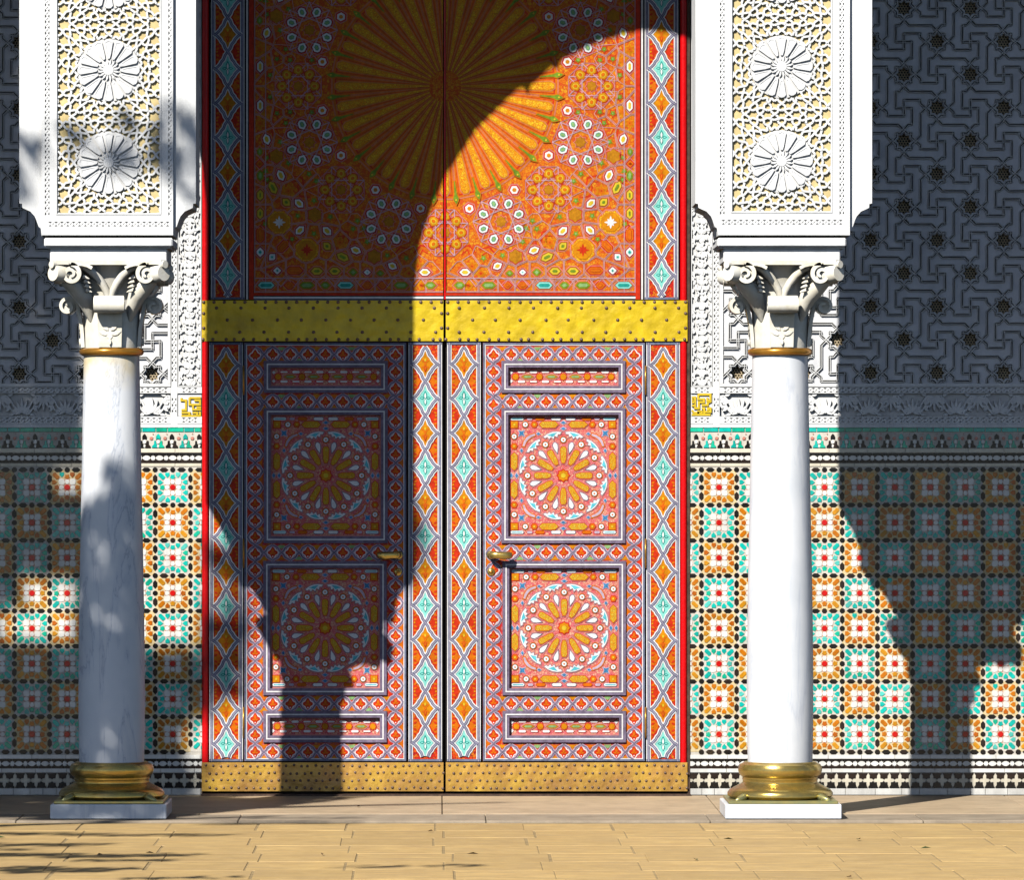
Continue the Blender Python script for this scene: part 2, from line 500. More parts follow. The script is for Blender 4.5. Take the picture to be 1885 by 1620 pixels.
    def frame(s, x0, y0, x1, y1, w, h, k, th=0.0, sc=1 / S, bev=0.0):
        o = [(x0, y0), (x1, y0), (x1, y1), (x0, y1)]
        i = [(x0 + w, y0 + w), (x1 - w, y0 + w), (x1 - w, y1 - w), (x0 + w, y1 - w)]
        for j in range(4):
            q = (j + 1) % 4
            s.poly([o[j], o[q], i[q], i[j]], h, k, th, sc)
    def plate(s, outline, holes, h, k, th, sc=1 / S, kside=None):
        """flat plate with through holes (constrained triangulation) and walls round every edge"""
        vs, fs = [], []
        for ring in [outline] + holes:
            R = [Vector((x, -y)) for x, y in ring]
            a = sum(R[i - 1].x * R[i].y - R[i].x * R[i - 1].y for i in range(len(R)))
            if a < 0: R.reverse()
            b = len(vs); vs += R
            fs.append(list(range(b, b + len(R))))
        ov, oe, of, _, _, orf = delaunay_2d_cdt(vs, [], fs, 0, 1e-4, True)
        keep = [f for f, o in zip(of, orf) if 0 in o and len(o) == 1]
        if not keep:                      # crossing outlines: sort the triangles by point-in-polygon instead
            rings = [vs[f[0]:f[-1] + 1] for f in fs]
            boxes = [(min(p.x for p in r), max(p.x for p in r), min(p.y for p in r), max(p.y for p in r)) for r in rings]
            def within(c, r):
                w = False
                for i in range(len(r)):
                    p, q_ = r[i - 1], r[i]
                    if (p.y > c.y) != (q_.y > c.y) and c.x < (q_.x - p.x) * (c.y - p.y) / (q_.y - p.y) + p.x: w = not w
                return w
            for f in of:
                c = (ov[f[0]] + ov[f[1]] + ov[f[2]]) / 3
                if within(c, rings[0]) and not any(bx[0] < c.x < bx[1] and bx[2] < c.y < bx[3] and within(c, r) for bx, r in zip(boxes[1:], rings[1:])):
                    keep.append(f)
        cnt = {}
        tri = []
        for f in keep:
            P = [ov[i] for i in f]
            a = (P[1] - P[0]).cross(P[2] - P[0])
            f = list(f) if a > 0 else list(reversed(f))
            tri.append(f)
            for i in range(3):
                e = (f[i], f[(i + 1) % 3])
                cnt[e] = 1
        n = len(ov)
        allv = [(p.x * sc, -h, p.y * sc) for p in ov] + [(p.x * sc, -h + th, p.y * sc) for p in ov]
        s.raw(allv, tri, k)
        side = [(a, a + n, b + n, b) for (a, b) in cnt if (b, a) not in cnt]
        s.raw(allv, side, kside or k)
    def lathe(s, prof, k, seg=48, smooth=True, cap=True):
        n = len(prof)
        vs = []
        for j in range(seg):
            t = 2 * pi * j / seg
            vs += [(r * cos(t), r * sin(t), z) for r, z in prof]
        fs = []
        for j in range(seg):
            q = (j + 1) % seg
            for i in range(n - 1):
                fs.append((j * n + i, q * n + i, q * n + i + 1, j * n + i + 1))
        up = prof[-1][1] > prof[0][1]
        if not up: fs = [tuple(reversed(f)) for f in fs]
        s.raw(vs, fs, k, smooth)
    def tube(s, path, rad, k, seg=10, smooth=True, flat=1.0):
        P = [Vector(p) for p in path]
        n = len(P)
        vs, fs = [], []
        up0 = None
        for i, p in enumerate(P):
            d = (P[min(i + 1, n - 1)] - P[max(i - 1, 0)]).normalized()
            ref = Vector((0, -1, 0)) if abs(d.y) < 0.9 else Vector((0, 0, 1))
            a = d.cross(ref).normalized(); b = d.cross(a)
            r = rad[i] if isinstance(rad, (list, tuple)) else rad
            for j in range(seg):
                t = 2 * pi * j / seg
                vs.append(p + a * cos(t) * r + b * sin(t) * r * flat)
        for i in range(n - 1):
            for j in range(seg):
                q = (j + 1) % seg
                fs.append((i * seg + j, i * seg + q, (i + 1) * seg + q, (i + 1) * seg + j))
        fs.append(tuple(range(seg - 1, -1, -1)))
        fs.append(tuple((n - 1) * seg + j for j in range(seg)))
        s.raw(vs, fs, k, smooth)
    def dome(s, x, y, r, h, k, sc=1 / S, hh=None, seg=8):
        hh = hh or r * sc * 0.7
        vs = [(x * sc, -h - hh, -y * sc)]
        for q in ((0.62, 0.75), (1.0, 0.0)):
            for j in range(seg):
                t = 2 * pi * j / seg
                vs.append(((x + r * q[0] * cos(t)) * sc, -h - hh * q[1], -(y + r * q[0] * sin(t)) * sc))
        fs = [(0, 1 + (j + 1) % seg, 1 + j) for j in range(seg)]
        fs += [(1 + j, 1 + (j + 1) % seg, 1 + seg + (j + 1) % seg, 1 + seg + j) for j in range(seg)]
        s.raw(vs, [tuple(reversed(f)) for f in fs], k, True)
    def mesh(s, name, angle=None):
        me = bpy.data.meshes.new(name)
        me.from_pydata(s.v, [], s.f)
        for k in s.mats:
            me.materials.append(M[k])
        me.polygons.foreach_set('material_index', s.m)
        me.polygons.foreach_set('use_smooth', s.sm)
        me.update()
        if angle:
            me.set_sharp_from_angle(angle=radians(angle))
        return me

def offset(P, d):
    """offset a counter-clockwise polygon outwards by d (inwards if negative)"""
    n = len(P)
    out = []
    for i in range(n):
        a, b, c = P[i - 1], P[i], P[(i + 1) % n]
        d1 = (b[0] - a[0], b[1] - a[1]); d2 = (c[0] - b[0], c[1] - b[1])
        l1, l2 = hypot(*d1) or 1e-9, hypot(*d2) or 1e-9
        n1 = (d1[1] / l1, -d1[0] / l1); n2 = (d2[1] / l2, -d2[0] / l2)
        mx, my = n1[0] + n2[0], n1[1] + n2[1]
        q = max(0.3, (mx * mx + my * my) / 2)
        out.append((b[0] + mx / q * d, b[1] + my / q * d))
    return out

def grow(pts, d):
    """px polygon offset, any winding"""
    a = sum(pts[i - 1][0] * pts[i][1] - pts[i][0] * pts[i - 1][1] for i in range(len(pts)))
    P = list(pts) if a > 0 else list(reversed(pts))
    return offset(P, d)

def obj(name, mb, parent, wl, kind=None, label=None, angle=None, me=None, rot=None):
    o = bpy.data.objects.new(name, me or mb.mesh(name, angle))
    if kind: o['kind'] = kind
    if label: o['label'] = label
    link(o, parent, wl)
    if rot: o.rotation_euler = rot
    return o

def at(px, py, y=0.0):
    x, z = W(px, py, y)
    return Vector((x, y, z))

def ngon(n, r, cx=0, cy=0, rot=0.0, ry=None):
    return [(cx + r * cos(rot + 2 * pi * i / n), cy + (ry or r) * sin(rot + 2 * pi * i / n)) for i in range(n)]
def star(n, r, r2, cx=0, cy=0, rot=0.0):
    return [(cx + (r if i % 2 == 0 else r2) * cos(rot + pi * i / n), cy + (r if i % 2 == 0 else r2) * sin(rot + pi * i / n)) for i in range(2 * n)]
def hexa(cx, cy, l, w, a=0.0, tip=None):
    """long hexagon, length l along angle a"""
    tip = tip if tip is not None else w / 2
    q = [(-l / 2, 0), (-l / 2 + tip, -w / 2), (l / 2 - tip, -w / 2), (l / 2, 0), (l / 2 - tip, w / 2), (-l / 2 + tip, w / 2)]
    return [(cx + x * cos(a) - y * sin(a), cy + x * sin(a) + y * cos(a)) for x, y in q]
def xf(pts, cx=0, cy=0, a=0.0, s=1.0, mx=1):
    return [(cx + (x * mx * cos(a) - y * sin(a)) * s, cy + (x * mx * sin(a) + y * cos(a)) * s) for x, y in pts]
def clip_half(pts, axis, lim, keep_less):
    """clip a polygon by a vertical or horizontal line"""
    out = []
    n = len(pts)
    ins = lambda p: (p[axis] <= lim) == keep_less or p[axis] == lim
    for i in range(n):
        a, b = pts[i - 1], pts[i]
        ia, ib = ins(a), ins(b)
        if ia != ib:
            t = (lim - a[axis]) / (b[axis] - a[axis])
            out.append((a[0] + (b[0] - a[0]) * t, a[1] + (b[1] - a[1]) * t))
        if ib: out.append(b)
    return out
def clip_rect(pts, x0, y0, x1, y1):
    for ax, lim, less in ((0, x0, False), (0, x1, True), (1, y0, False), (1, y1, True)):
        if len(pts) < 3: return []
        pts = clip_half(pts, ax, lim, less)
    out = []
    for p in pts:
        if not out or hypot(p[0] - out[-1][0], p[1] - out[-1][1]) > 0.05:
            out.append(p)
    if len(out) > 2 and hypot(out[0][0] - out[-1][0], out[0][1] - out[-1][1]) < 0.05: out.pop()
    return out if len(out) > 2 else []
def clip_seg(a, b, x0, y0, x1, y1):
    t0, t1 = 0.0, 1.0
    dx, dy = b[0] - a[0], b[1] - a[1]
    for p, q in ((-dx, a[0] - x0), (dx, x1 - a[0]), (-dy, a[1] - y0), (dy, y1 - a[1])):
        if abs(p) < 1e-9:
            if q < 0: return None
        else:
            r = q / p
            if p < 0: t0 = max(t0, r)
            else: t1 = min(t1, r)
    if t0 >= t1: return None
    return (a[0] + dx * t0, a[1] + dy * t0), (a[0] + dx * t1, a[1] + dy * t1)

def voronoi_cells(seeds, rng_=46):
    cells = []
    for i, (x, y) in enumerate(seeds):
        poly = [(x - 30, y - 30), (x + 30, y - 30), (x + 30, y + 30), (x - 30, y + 30)]
        for j, (u, v) in enumerate(seeds):
            if i == j: continue
            dx, dy = u - x, v - y
            dd = hypot(dx, dy)
            if dd > rng_ or dd < .5: continue
            mx, my = (x + u) / 2, (y + v) / 2
            out = []
            n = len(poly)
            f = lambda p: (p[0] - mx) * dx + (p[1] - my) * dy
            for q in range(n):
                a, c = poly[q - 1], poly[q]
                fa, fc = f(a), f(c)
                if (fa <= 0) != (fc <= 0):
                    t = fa / (fa - fc)
                    out.append((a[0] + (c[0] - a[0]) * t, a[1] + (c[1] - a[1]) * t))
                if fc <= 0: out.append(c)
            poly = out
            if len(poly) < 3: break
        cells.append(poly)
    return cells
# ================================================================== GROUND
def struct(name, mb, wl=(0, 0, 0), **k):
    return obj(name, mb, None, wl, kind='structure', **k)

b = MB(); b.face([(-400, -400, -0.06), (400, -400, -0.06), (400, 400, -0.06), (-400, 400, -0.06)], 'lawn')
struct('ground', b)
# terrace: big smooth slabs, then the grey border stones
b = MB(); b.box((-4.2, -1.95, -0.055), (5.2, 0.06, -0.012), 'joint')
terrace = struct('terrace_floor', b)
x = -4.1
while x < 5.0:
    w = random.uniform(1.15, 1.5)
    b = MB(); b.bbox((0.002, -1.425, -0.03), (w - 0.002, -0.004, 0), 'terrace', 0.002)
    obj('floor_slab', b, terrace, (x, 0, random.uniform(-0.0006, 0.0006)))
    x += w
x = -4.1
while x < 5.0:
    w = random.uniform(0.9, 1.2)
    b = MB(); b.bbox((0.0015, -1.90, -0.03), (w - 0.0015, -1.43, -0.001), 'band', 0.003)
    obj('border_stone', b, terrace, (x, 0, random.uniform(-0.0008, 0.0008)))
    x += w
b = MB(); b.face([(-3.4, -6.25, -0.0125), (4.3, -6.25, -0.0125), (4.3, -1.93, -0.0125), (-3.4, -1.93, -0.0125)], 'joint')
pave = struct('pavement', b)
slabs = []
for i in range(7):
    b = MB()
    e = 0.0016
    q = [random.uniform(-0.006, 0.006) for _ in range(4)]
    b.bbox((-0.1855 + e, -0.238 + e, -0.03), (0.1855 - e, 0.238 - e, 0), 'slab', 0.002)
    slabs.append(b.mesh('paving_slab'))
for r in range(9):
    y = -1.955 - 0.24 - r * 0.478
    for c in range(20):
        x = -3.2 + 0.374 * c + (0.03 * sin(r * 2.1) + 0.012 * r) + random.uniform(-0.004, 0.004)
        o = obj('paving_slab', None, pave, (x, y, -0.010 + random.uniform(-0.0012, 0.001)), me=random.choice(slabs))
        o.rotation_euler = (random.uniform(-.0015, .0015), random.uniform(-.0015, .0015), random.uniform(-.004, .004))

rl = random.Random(8)
b = MB()
for _ in range(18):
    x, y = rl.uniform(-2.2, 2.9), rl.uniform(-5.6, -1.95) if rl.random() < .8 else rl.uniform(-1.8, -.1)
    a, l, w = rl.uniform(0, 6.3), rl.uniform(.012, .028), rl.uniform(.005, .010)
    z0 = 0.001 if y > -1.92 else -0.0075
    c, d = cos(a), sin(a)
    q4 = [(-l, 0, .002), (0, -w, .006), (l, 0, .004), (0, w, .010)]
    b.face([(x + u * c - v * d, y + u * d + v * c, z0 + h) for u, v, h in q4], rl.choice(('litter', 'litter', 'leaf')))
fl = obj('fallen_leaves', b, None, (0, 0, 0), kind='stuff', label='scattered dry leaves on the yellow paving')
# ================================================================== WALLS
PX, PY = 61.2, 61.1
def octa(n_out=20.0):
    """eight-pointed star outline used by the lattice strap"""
    return [(0, -20), (7, -14), (14.5, -14.5), (14, -7), (20, 0), (14, 7), (14.5, 14.5), (7, 14),
            (0, 20), (-7, 14), (-14.5, 14.5), (-14, 7), (-20, 0), (-14, -7), (-14.5, -14.5), (-7, -14)]
HOLE = star(8, 14.5, 10.6, 0, 0, pi / 2)
S2 = [(-7, 14), (10, 31), (51, 31), (68, 48)]
S1 = [(7, 14), (-7.5, 30.5), (-14.8, 31.2), (-14.8, 62), (15.2, 61), (15.2, 91.5), (8, 92), (-7, 108.4)]
def rot90(pts, k):
    for _ in range(k % 4):
        pts = [(y, -x) for x, y in pts]
    return pts

def star_grille():
    b = MB()
    holes = []
    for i in range(-3, 4):
        for j in range(-4, 5):
            x, y = i * 5.2 + (2.6 if j % 2 else 0), j * 4.5
            if hypot(x, y) < 12.2: holes.append(ngon(6, 1.95, x, y, pi / 6))
    b.plate(ngon(16, 16.5), holes, 0, 'grille', 0.012)
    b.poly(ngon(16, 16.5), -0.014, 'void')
    return b.mesh('star_grille')
GRILLE = star_grille()

def dots_h(x0, x1, y0, y1, per=10.8):
    """two rows of small triangular pits along a horizontal band"""
    holes = []
    n = int((x1 - x0 - 4) / per)
    off = (x1 - x0 - n * per) / 2
    m = (y0 + y1) / 2
    for i in range(n):
        c = x0 + off + (i + .5) * per
        holes.append([(c - 3.6, m - 4.2), (c + 3.6, m - 4.2), (c, m - 1.0)])
        holes.append([(c - 3.0, m + 4.2), (c, m + 1.3), (c + 3.0, m + 4.2)])
        if i < n - 1:
            holes.append([(c + per / 2 - 2.2, m + 1.6), (c + per / 2 + 1.4, m - 1.9), (c + per / 2 + 2.3, m - 1.3), (c + per / 2 - 1.4, m + 2.2)])
    return holes
def dots_v(x0, x1, y0, y1, per=10.8):
    return [[(y, x) for x, y in h] for h in dots_h(y0, y1, x0, x1, per)]

def rects(x0, y0, x1, y1):
    return [(x0, y0), (x1, y0), (x1, y1), (x0, y1)]

def leafp(cx, cy, l, w, a):
    q = [(0, 0), (l * .25, -w * .42), (l * .55, -w * .5), (l * .85, -w * .22), (l, 0), (l * .85, w * .22), (l * .55, w * .5), (l * .25, w * .42)]
    return xf(q, cx, cy, a)

def arabesque(x0, y0, x1, y1, seed):
    """vertical band of carved stems, curls and leaves standing on a recessed ground"""
    rn = random.Random(seed)
    b = MB()
    b.rect(x0, y0, x1, y1, -0.011, 'plaster_in')
    xm, w = (x0 + x1) / 2, (x1 - x0)
    hj = lambda: -0.0012 + rn.uniform(-.0016, .0016)
    y = y0
    per = 62.0
    R = (x0 + .6, y0 + .6, x1 - .6, y1 - .6)
    def lf(cx, cy, l, wd, a):
        p = clip_rect(leafp(cx, cy, l, wd, a), *R)
        if p: b.poly(p, hj(), 'plaster', 0.009)
    while y < y1:
        for sx in (-1, 1):
            for sy in (0, 1):
                cx = xm + sx * w * .26
                cy = y + per * (.25 + .5 * sy)
                t0 = rn.uniform(0, 6)
                arc = [(cx + sx * 8.5 * (1 - .1 * i) * cos(i * .62 + pi * sy), cy + 11 * (1 - .1 * i) * sin(i * .62 + pi * sy)) for i in range(8)]
                arc = [p for p in arc if R[0] < p[0] < R[2] and R[1] < p[1] < R[3]]
                b.ribbon(arc, 2.8, hj(), 'plaster', 0.009)
                for q in range(7):
                    a = t0 + q * 0.9
                    lf(cx + 5 * cos(a), cy + 6 * sin(a), rn.uniform(8, 12), rn.uniform(4.4, 6.0), a + rn.uniform(-.4, .4))
        for yy in (0, per / 2):
            for a in (-pi / 2, pi / 2, -pi / 2 - .75, -pi / 2 + .75, pi / 2 - .75, pi / 2 + .75):
                lf(xm, y + yy, 15, 6.4, a)
            for sx in (-1, 1):
                lf(xm + sx * w * .5, y + yy + per * .25, 10, 6, pi / 2 + sx * .5)
                lf(xm + sx * w * .5, y + yy + per * .25, 10, 6, -pi / 2 - sx * .5)
        y += per
    b.frame(x0, y0, x1, y1, 1.4, 0.001, 'plaster', 0.01)
    return b

def frieze(x0, y0, x1, y1, seed, phase=0.0):
    """band of carved palmettes, alternately upright and hanging, joined by scrolling stems"""
    rn = random.Random(seed)
    b = MB()
    b.rect(x0, y0, x1, y1, -0.016, 'plaster_in')
    R = (x0 + .5, y0 + .5, x1 - .5, y1 - .5)
    hj = lambda: -0.0012 + rn.uniform(-.0016, .0016)
    ym = (y0 + y1) / 2
    def lf(cx, cy, l, wd, a):
        p = clip_rect(leafp(cx, cy, l, wd, a), *R)
        if p: b.poly(p, hj(), 'plaster', 0.022)
    def rb(pts, w):
        for i in range(len(pts) - 1):
            sg = clip_seg(pts[i], pts[i + 1], *R)
            if sg: b.ribbon(list(sg), w, hj(), 'plaster', 0.022)
    per = 80.0
    k = int((x0 - phase) / (per / 2)) - 1
    while phase + k * per / 2 < x1 + 40:
        cx = phase + k * per / 2
        up = 1 if k % 2 else -1
        cy = ym + up * 15
        for q in range(-3, 4):
            a = -up * pi / 2 + q * .42
            lf(cx, cy, 28 - 2.4 * abs(q), 5.4 if q % 2 else 4.8, a)
        for sx in (-1, 1):
            rb([(cx + sx * 3, cy), (cx + sx * 12, cy + up * 2), (cx + sx * 20, cy - up * 7), (cx + sx * 27, cy - up * 21), (cx + sx * 37, cy - up * 30)], 3.0)
            lf(cx + sx * 14, cy + up * 2, 11, 5.5, (0 if sx > 0 else pi) + up * sx * .25)
            lf(cx + sx * 21, cy - up * 9, 12, 6, -up * pi / 2 + sx * 1.15)
            lf(cx + sx * 21, cy - up * 10, 11, 5.5, up * pi / 2 - sx * .9)
            lf(cx + sx * 26, cy - up * 20, 9, 5, -up * pi / 2 - sx * .5)
        k += 1
    return b

def tile_mesh(kind, seed):
    """one zellige unit: coloured ring of cut pieces and its share of the black grid, on grout"""
    rn = random.Random(seed)
    b = MB()
    w, h = 32.4, 32.5
    b.rect(-w, -h, w, h, -0.0022, 'grout_y' if kind == 'org' else 'grout')
    c1, c2 = ('org', 'org2') if kind == 'org' else ('trq', 'trq2')
    def col():
        r = rn.random()
        if kind == 'org' and r < 0.025: return 'trq'
        return c1 if r < 0.56 else (c2 if r < 0.82 else c1 + '3')
    T = dict(th=0.004, bev=0.35)
    hz = lambda: rn.uniform(-.0005, .0006)
    for k in range(4):
        a = k * pi / 2
        j = lambda: rn.uniform(-.3, .3)
        b.poly(xf(star(5, 5.4, 3.9, 0, 0, pi / 2), j(), -19.4 + j(), 0) if k == 0 else xf(xf(star(5, 5.4, 3.9, 0, 0, pi / 2), 0, -19.4), j(), j(), a), hz(), col(), **T)
        for sx in (-1, 1):
            p = [(-3.7, -4.4), (3.7, -4.4), (4.4, .2), (0, 5.4), (-4.4, .2)]
            b.poly(xf(xf(p, sx * 9.6, -23), j(), j(), a), hz(), col(), **T)
        b.poly(xf(hexa(-20.6, -20.8, 15.5, 7.6, pi / 4, 2.4), j(), j(), a), hz(), col(), **T)
        # black grid share: bars and studs on the top and left edges
    for k in (0, 3):
        a = k * pi / 2 if k == 0 else -pi / 2
        for sx in (-1, 1):
            b.poly(xf(hexa(sx * 16.2, -32.4, 16.6, 8.2, 0, 4.6), 0, 0, a), hz(), rn.choice(('blk', 'blk', 'blk2')), **T)
        b.poly(xf(star(8, 5.1, 4.5, 0, -32.4, pi / 8), 0, 0, a), hz(), rn.choice(('blk', 'blk2')), **T)
    b.poly(star(8, 5.1, 4.5, -w, -h, pi / 8), hz(), 'blk', **T)
    return b.mesh('tile')
def flower_mesh(seed):
    """white petals round a red stud"""
    rn = random.Random(seed)
    b = MB()
    b.poly(star(8, 20.5, 14.5, 0, 0, pi / 4), -0.0016, 'grout_p')
    T = dict(th=0.003, bev=0.3)
    hz = lambda: rn.uniform(-.0004, .0005)
    for k in range(4):
        a = k * pi / 2
        b.poly(xf([(-2.1, -6.2), (2.1, -6.2), (4.4, -10.8), (2.6, -14.6), (-2.6, -14.6), (-4.4, -10.8)], 0, 0, a), hz(), 'white', **T)
        b.poly(xf([(-2.2, -8.0), (2.2, -8.0), (6.6, -14.5), (4.4, -17.6), (3.6, -19.4), (0, -21.4), (-3.6, -19.4), (-4.4, -17.6), (-6.6, -14.5)], 0, 0, a + pi / 4), hz(), 'white', **T)
    b.poly(star(8, 5.6, 4.9, 0, 0, pi / 8), 0.0006, 'redg', **T)
    return b.mesh('flower')
TILES = {k: [tile_mesh(k, 5 + i * 7 + len(k + str(i))) for i in range(6)] for k in ('org', 'trq')}
# (different seeds per colour)
TILES['trq'] = [tile_mesh('trq', 300 + i) for i in range(6)]
FLOW = [flower_mesh(i) for i in range(4)]

def grid_strip(n):
    """closing row of black bars and studs, n units long"""
    rn = random.Random(n)
    b = MB()
    for i in range(n):
        for sx in (-1, 1):
            b.poly(hexa((i + .5) * 64.8 + sx * 16.2, 0, 16.6, 8.2, 0, 4.6), rn.uniform(-.0004, .0005), rn.choice(('blk', 'blk2')), th=0.004, bev=0.35)
        b.poly(star(8, 5.1, 4.5, (i + .5) * 64.8, 0, pi / 8), 0, rn.choice(('blk', 'blk2')), th=0.004, bev=0.35)
        b.poly(star(8, 5.1, 4.5, i * 64.8, 0, pi / 8), 0, 'blk', th=0.004, bev=0.35)
    return b

def merlon_mesh(k, k2, seed):
    b = MB()
    T = dict(th=0.003, bev=0.25)
    b.poly([(-4, -4), (-4.2, -9.5), (-2.6, -12.6), (0, -15), (2.6, -12.6), (4.2, -9.5), (4, -4), (1.6, -5.2), (-1.6, -5.2)], 0, k, **T)
    for sx, kk in ((-1, k), (1, k2)):
        b.poly([(sx * 4.2, -2.4), (sx * 7.4, -2.0), (sx * 7.8, 4.4), (sx * 11.2, 8.0), (sx * 11.4, 11), (sx * 1.3, 11), (sx * 2.6, 6.4), (sx * 1.6, 4.6), (sx * 4, 2.6)], 0.0003, kk, **T)
    b.poly([(0, -4.2), (3.2, -1.2), (3.0, 2.2), (0, 4.0), (-3.0, 2.2), (-3.2, -1.2)], 0.0001, 'white', **T)
    b.poly(ngon(8, 2.0, 0, 7.8, 0, 2.8), 0.0002, 'white', **T)
    return b.mesh('merlon')
MERL = {'blk': merlon_mesh('blk', 'blk2', 1), 'trq': merlon_mesh('trq', 'trq2', 2)}
def pinkstar_mesh():
    b = MB()
    b.poly(star(8, 3.7, 2.5, 0, 0), 0, 'pink', th=0.003, bev=0.2)
    b.poly(ngon(6, 1.0, 0, -8.6), 0, 'pink', th=0.003)
    return b.mesh('pink_star')
PSTAR = pinkstar_mesh()
def border_mesh():
    """black tile pair with a white leaf between and a white star at the joint (24.1 px)"""
    b = MB()
    T = dict(th=0.003, bev=0.2)
    eye = [(-8.0, 0), (-5, -3.0), (-1.8, -4.4), (1.8, -4.4), (5, -3.0), (8.0, 0)]
    up = [(-11.8, -9.1), (11.8, -9.1), (11.8, -5.0), (9.2, -4.4), (8.4, -0.1), (5.2, -3.3), (1.9, -4.8), (-1.9, -4.8), (-5.2, -3.3), (-8.4, -0.1), (-9.2, -4.4), (-11.8, -5.0)]
    b.poly(up, 0, 'blk', th=0.003)
    b.poly([(x, -y) for x, y in up], 0.0002, 'blk2', th=0.003)
    b.poly(eye + [(5, 3.0), (1.8, 4.4), (-1.8, 4.4), (-5, 3.0)], 0.0004, 'white', **T)
    b.poly(star(8, 5.0, 3.6, 12.05, 0, pi / 8 * 0), 0.0006, 'white', **T)
    return b.mesh('border_tile')
BORD = border_mesh()
def cross_mesh():
    """white four-pointed star between black scallops (19.5 px)"""
    b = MB()
    T = dict(th=0.003, bev=0.2)
    b.poly([(0, -12.4), (2.8, -8.4), (3.0, -3.2), (7.2, -3.0), (9.6, 0), (7.2, 3.0), (3.0, 3.2), (2.8, 8.4), (0, 12.4),
            (-2.8, 8.4), (-3.0, 3.2), (-7.2, 3.0), (-9.6, 0), (-7.2, -3.0), (-3.0, -3.2), (-2.8, -8.4)], 0.0003, 'cream', **T)
    for sy in (-1, 1):
        b.poly([(9.75 + x, sy * y) for x, y in ((-9.2, 13.6), (9.2, 13.6), (6.6, 9), (6.4, 4.6), (2.6, 4.0), (0, 2.0), (-2.6, 4.0), (-6.4, 4.6), (-6.6, 9))], 0, 'blk' if sy > 0 else 'blk2', th=0.003)
    return b.mesh('cross_tile')
CROSS = cross_mesh()

